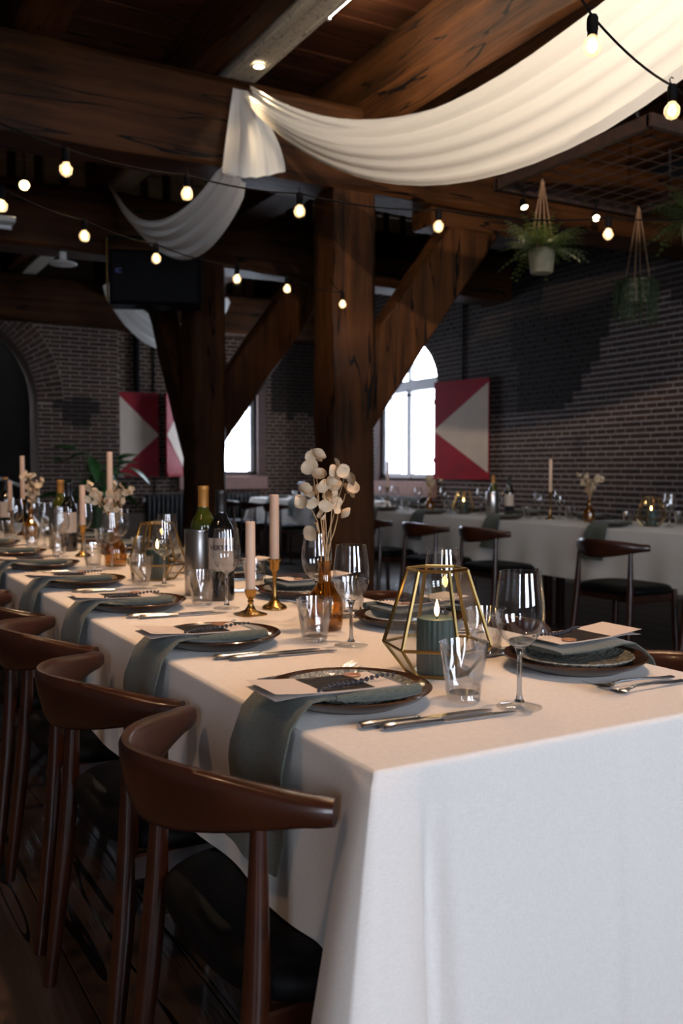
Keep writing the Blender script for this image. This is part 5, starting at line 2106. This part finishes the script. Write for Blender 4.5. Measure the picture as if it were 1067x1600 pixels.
# loudspeaker hung in a bracket below the farther beam
sp = tag(empty('hanging_speaker', (2.42, 7.30, 2.68), -THETA + 0.12), 'big black box speaker hung in a bracket beside the farther post', 'speaker')
mk('cabinet', cbox(-0.36, 0.36, -0.02, 0.26, -0.235, 0.20, 0.02), 'matteblack', sp)
mk('grille', cbox(-0.335, 0.335, -0.035, -0.02, -0.215, 0.18, 0.006), 'black', sp)
for s_ in (-1, 1):
    mk('bracket_arm', cbox(s_ * 0.385 - 0.006, s_ * 0.385 + 0.006, 0.05, 0.10, -0.20, 0.31, 0.002), 'black' if s_ > 0 else 'brass', sp)  # left arm gets brass colour to imitate a gold reflection on its edge
mk('bracket_top', cbox(-0.39, 0.39, 0.05, 0.10, 0.305, 0.325, 0.004), 'black', sp)
mk('hanger', tube([(0.0, 0.08, 0.31), (0.0, 0.35, 0.52)], 0.018, 8), 'black', sp, 50)
text_mesh('IC', 0.052, 'blue', sp, 0, 0.0, 0.001, name='badge').location = (-0.285, -0.036, 0.01)


def hanging_pot(label, plabel, v, u, ztop, zrim, R, h, kind, seed):
    rn = random.Random(seed)
    r = tag(empty('hanging_planter', (v, u, zrim - h)), label, 'planter', 'hanging planters')
    prof = [(0, 0), (R * 0.78, 0), (R * 0.82, 0.006)]
    for k in range(10):
        z = h * (0.08 + 0.90 * k / 9)
        prof += [(R * (0.83 + 0.17 * z / h) + (0.002 if k % 2 else 0), z)]
    prof += [(R * 0.99, h), (R * 0.92, h), (R * 0.88, h * 0.85), (0, h * 0.84)]
    mk('pot', lathe(prof, 36), 'potclay', r, 40)
    for k in range(4):
        a = 2 * PI * k / 4 + 0.5
        mk('rope', tube([(R * 0.97 * math.cos(a), R * 0.97 * math.sin(a), h * 0.90), (0.012 * math.cos(a), 0.012 * math.sin(a), ztop - zrim + h - 0.05), (0, 0, ztop - zrim + h)], 0.0048, 6), 'rope', r, 60)
    mk('knot', lathe([(0, -0.02), (0.014, -0.012), (0.015, 0.01), (0, 0.022)], 10), 'rope', r, 60, (0, 0, ztop - zrim + h - 0.03))
    p = tag(empty('hanging_plant', (v, u, zrim - h * 0.15)), plabel, 'plant', 'hanging pot plants')
    mb, ms = MB(), MB()
    for k in range(120 if kind == 'fern' else 150):
        a = rn.uniform(0, 2 * PI)
        if kind == 'fern':
            L_ = rn.uniform(0.16, 0.33)
            el = rn.uniform(0.15, 1.35)
            pts = []
            for i in range(10):
                t = i / 9
                rr = 0.02 + L_ * t * math.cos(el * (1 - 0.5 * t))
                zz = L_ * (math.sin(el) * t - 0.55 * t * t * (1.1 - 0.5 * math.sin(el)))
                pts.append(Vector((rr * math.cos(a), rr * math.sin(a), 0.012 + zz)))
            ms.add(tube([tuple(q) for q in pts], 0.0011, 4, False))
            sd = Vector((-math.sin(a), math.cos(a), 0))
            for i in range(1, 10):
                for s_ in (-1, 1):
                    ln = 0.036 * math.sin(PI * (0.15 + 0.8 * i / 10)) * rn.uniform(0.8, 1.2)
                    tv = (pts[i] - pts[i - 1]).normalized()
                    tip = pts[i] + sd * s_ * ln + tv * ln * 0.5 + Vector((0, 0, -0.2 * ln))
                    mid = pts[i].lerp(tip, 0.5)
                    w = tv * 0.0075
                    mb.add(([tuple(pts[i]), tuple(mid + w), tuple(tip), tuple(mid - w + Vector((0, 0, 0.002)))], [(0, 1, 2, 3)]))
        else:
            L_ = rn.uniform(0.10, 0.34)
            out = R * rn.uniform(0.7, 1.5)
            pts = []
            for i in range(8):
                t = i / 7
                rr = out * min(1, t * 2.2) * (1 + 0.25 * t)
                zz = 0.045 * math.sin(min(1, t * 2.4) * PI / 2) * (1.5 - t) - L_ * t * t
                pts.append(Vector((rr * math.cos(a), rr * math.sin(a), zz)))
            ms.add(tube([tuple(q) for q in pts], 0.0013, 4, False))
            for i in range(1, 8):
                for s_ in (-1, 1):
                    d = Vector((rn.uniform(-1, 1), rn.uniform(-1, 1), rn.uniform(-0.8, 0.3))).normalized()
                    tip = pts[i] + d * 0.026
                    w = d.cross(Vector((0.3, 0.2, 1))).normalized() * 0.0055
                    mid = pts[i].lerp(tip, 0.5)
                    mb.add(([tuple(pts[i]), tuple(mid + w), tuple(tip), tuple(mid - w)], [(0, 1, 2, 3)]))
    o = mb.build('foliage', 'fern' if kind == 'fern' else 'fern2', p)
    o['kind'] = 'stuff'
    ms.build('stalks', 'fern2', p)['kind'] = 'stuff'


hanging_pot('pale ribbed pot on jute ropes, left of the two', 'feathery green fern in the left hanging pot', 4.30, 4.84, 3.07, 2.60, 0.088, 0.155, 'fern', 1)
hanging_pot('pale pot on jute ropes, right of the two', 'trailing thin-leaved plant in the right hanging pot', 5.36, 4.98, 3.07, 2.53, 0.095, 0.165, 'trail', 2)
hanging_pot('pale hanging pot cut off by the right picture edge', 'green plant at the right picture edge', 4.72, 3.92, 3.07, 2.63, 0.09, 0.155, 'fern', 4)

# leafy plant in front of the back wall
pl = tag(empty('leafy_plant', (2.86, 10.9, 0)), 'big-leaved green house plant beside the brick pier', 'plant')
mk('pot', lathe([(0, 0), (0.15, 0), (0.17, 0.02), (0.20, 0.38), (0.215, 0.40), (0.19, 0.40), (0.18, 0.34), (0, 0.33)], 28), 'black', pl, 40)
rn = random.Random(21)
V, F = [], []
for i in range(9):
    t = i / 8
    w = 0.5 * math.sin(PI * min(1, t * 0.92 + 0.06)) ** 0.75 * (1 - 0.25 * t)
    for k, s_ in enumerate((-1, -0.5, 0, 0.5, 1)):
        V.append((t, s_ * w * 0.62, -0.35 * t * t + 0.10 * abs(s_) * w))
for i in range(8):
    for k in range(4):
        F.append((i * 5 + k, (i + 1) * 5 + k, (i + 1) * 5 + k + 1, i * 5 + k + 1))
leafm = bpy.data.meshes.new('leaf')
leafm.from_pydata(V, [], F)
leafm.shade_smooth()
leafm.materials.append(M['leaf'])
for k in range(34):
    a = rn.uniform(0, 2 * PI)
    R_ = rn.uniform(0.05, 0.42)
    z = rn.uniform(0.85, 1.42) - R_ * 0.35
    q = Vector((R_ * math.cos(a), R_ * math.sin(a), z))
    mk('stalk', tube([(0.04 * math.cos(a), 0.04 * math.sin(a), 0.33), tuple(q * 0.6 + Vector((0, 0, 0.42 * z))), tuple(q)], [0.008, 0.006, 0.004], 6), 'fern2', pl, 60)
    o = link('leaf', leafm, pl)
    sc = rn.uniform(0.20, 0.34)
    o.scale = (sc, sc * 0.8, sc)
    o.location = q
    o.rotation_euler = (rn.uniform(-0.5, 0.5), rn.uniform(-0.5, 0.6), a + rn.uniform(-0.6, 0.6))
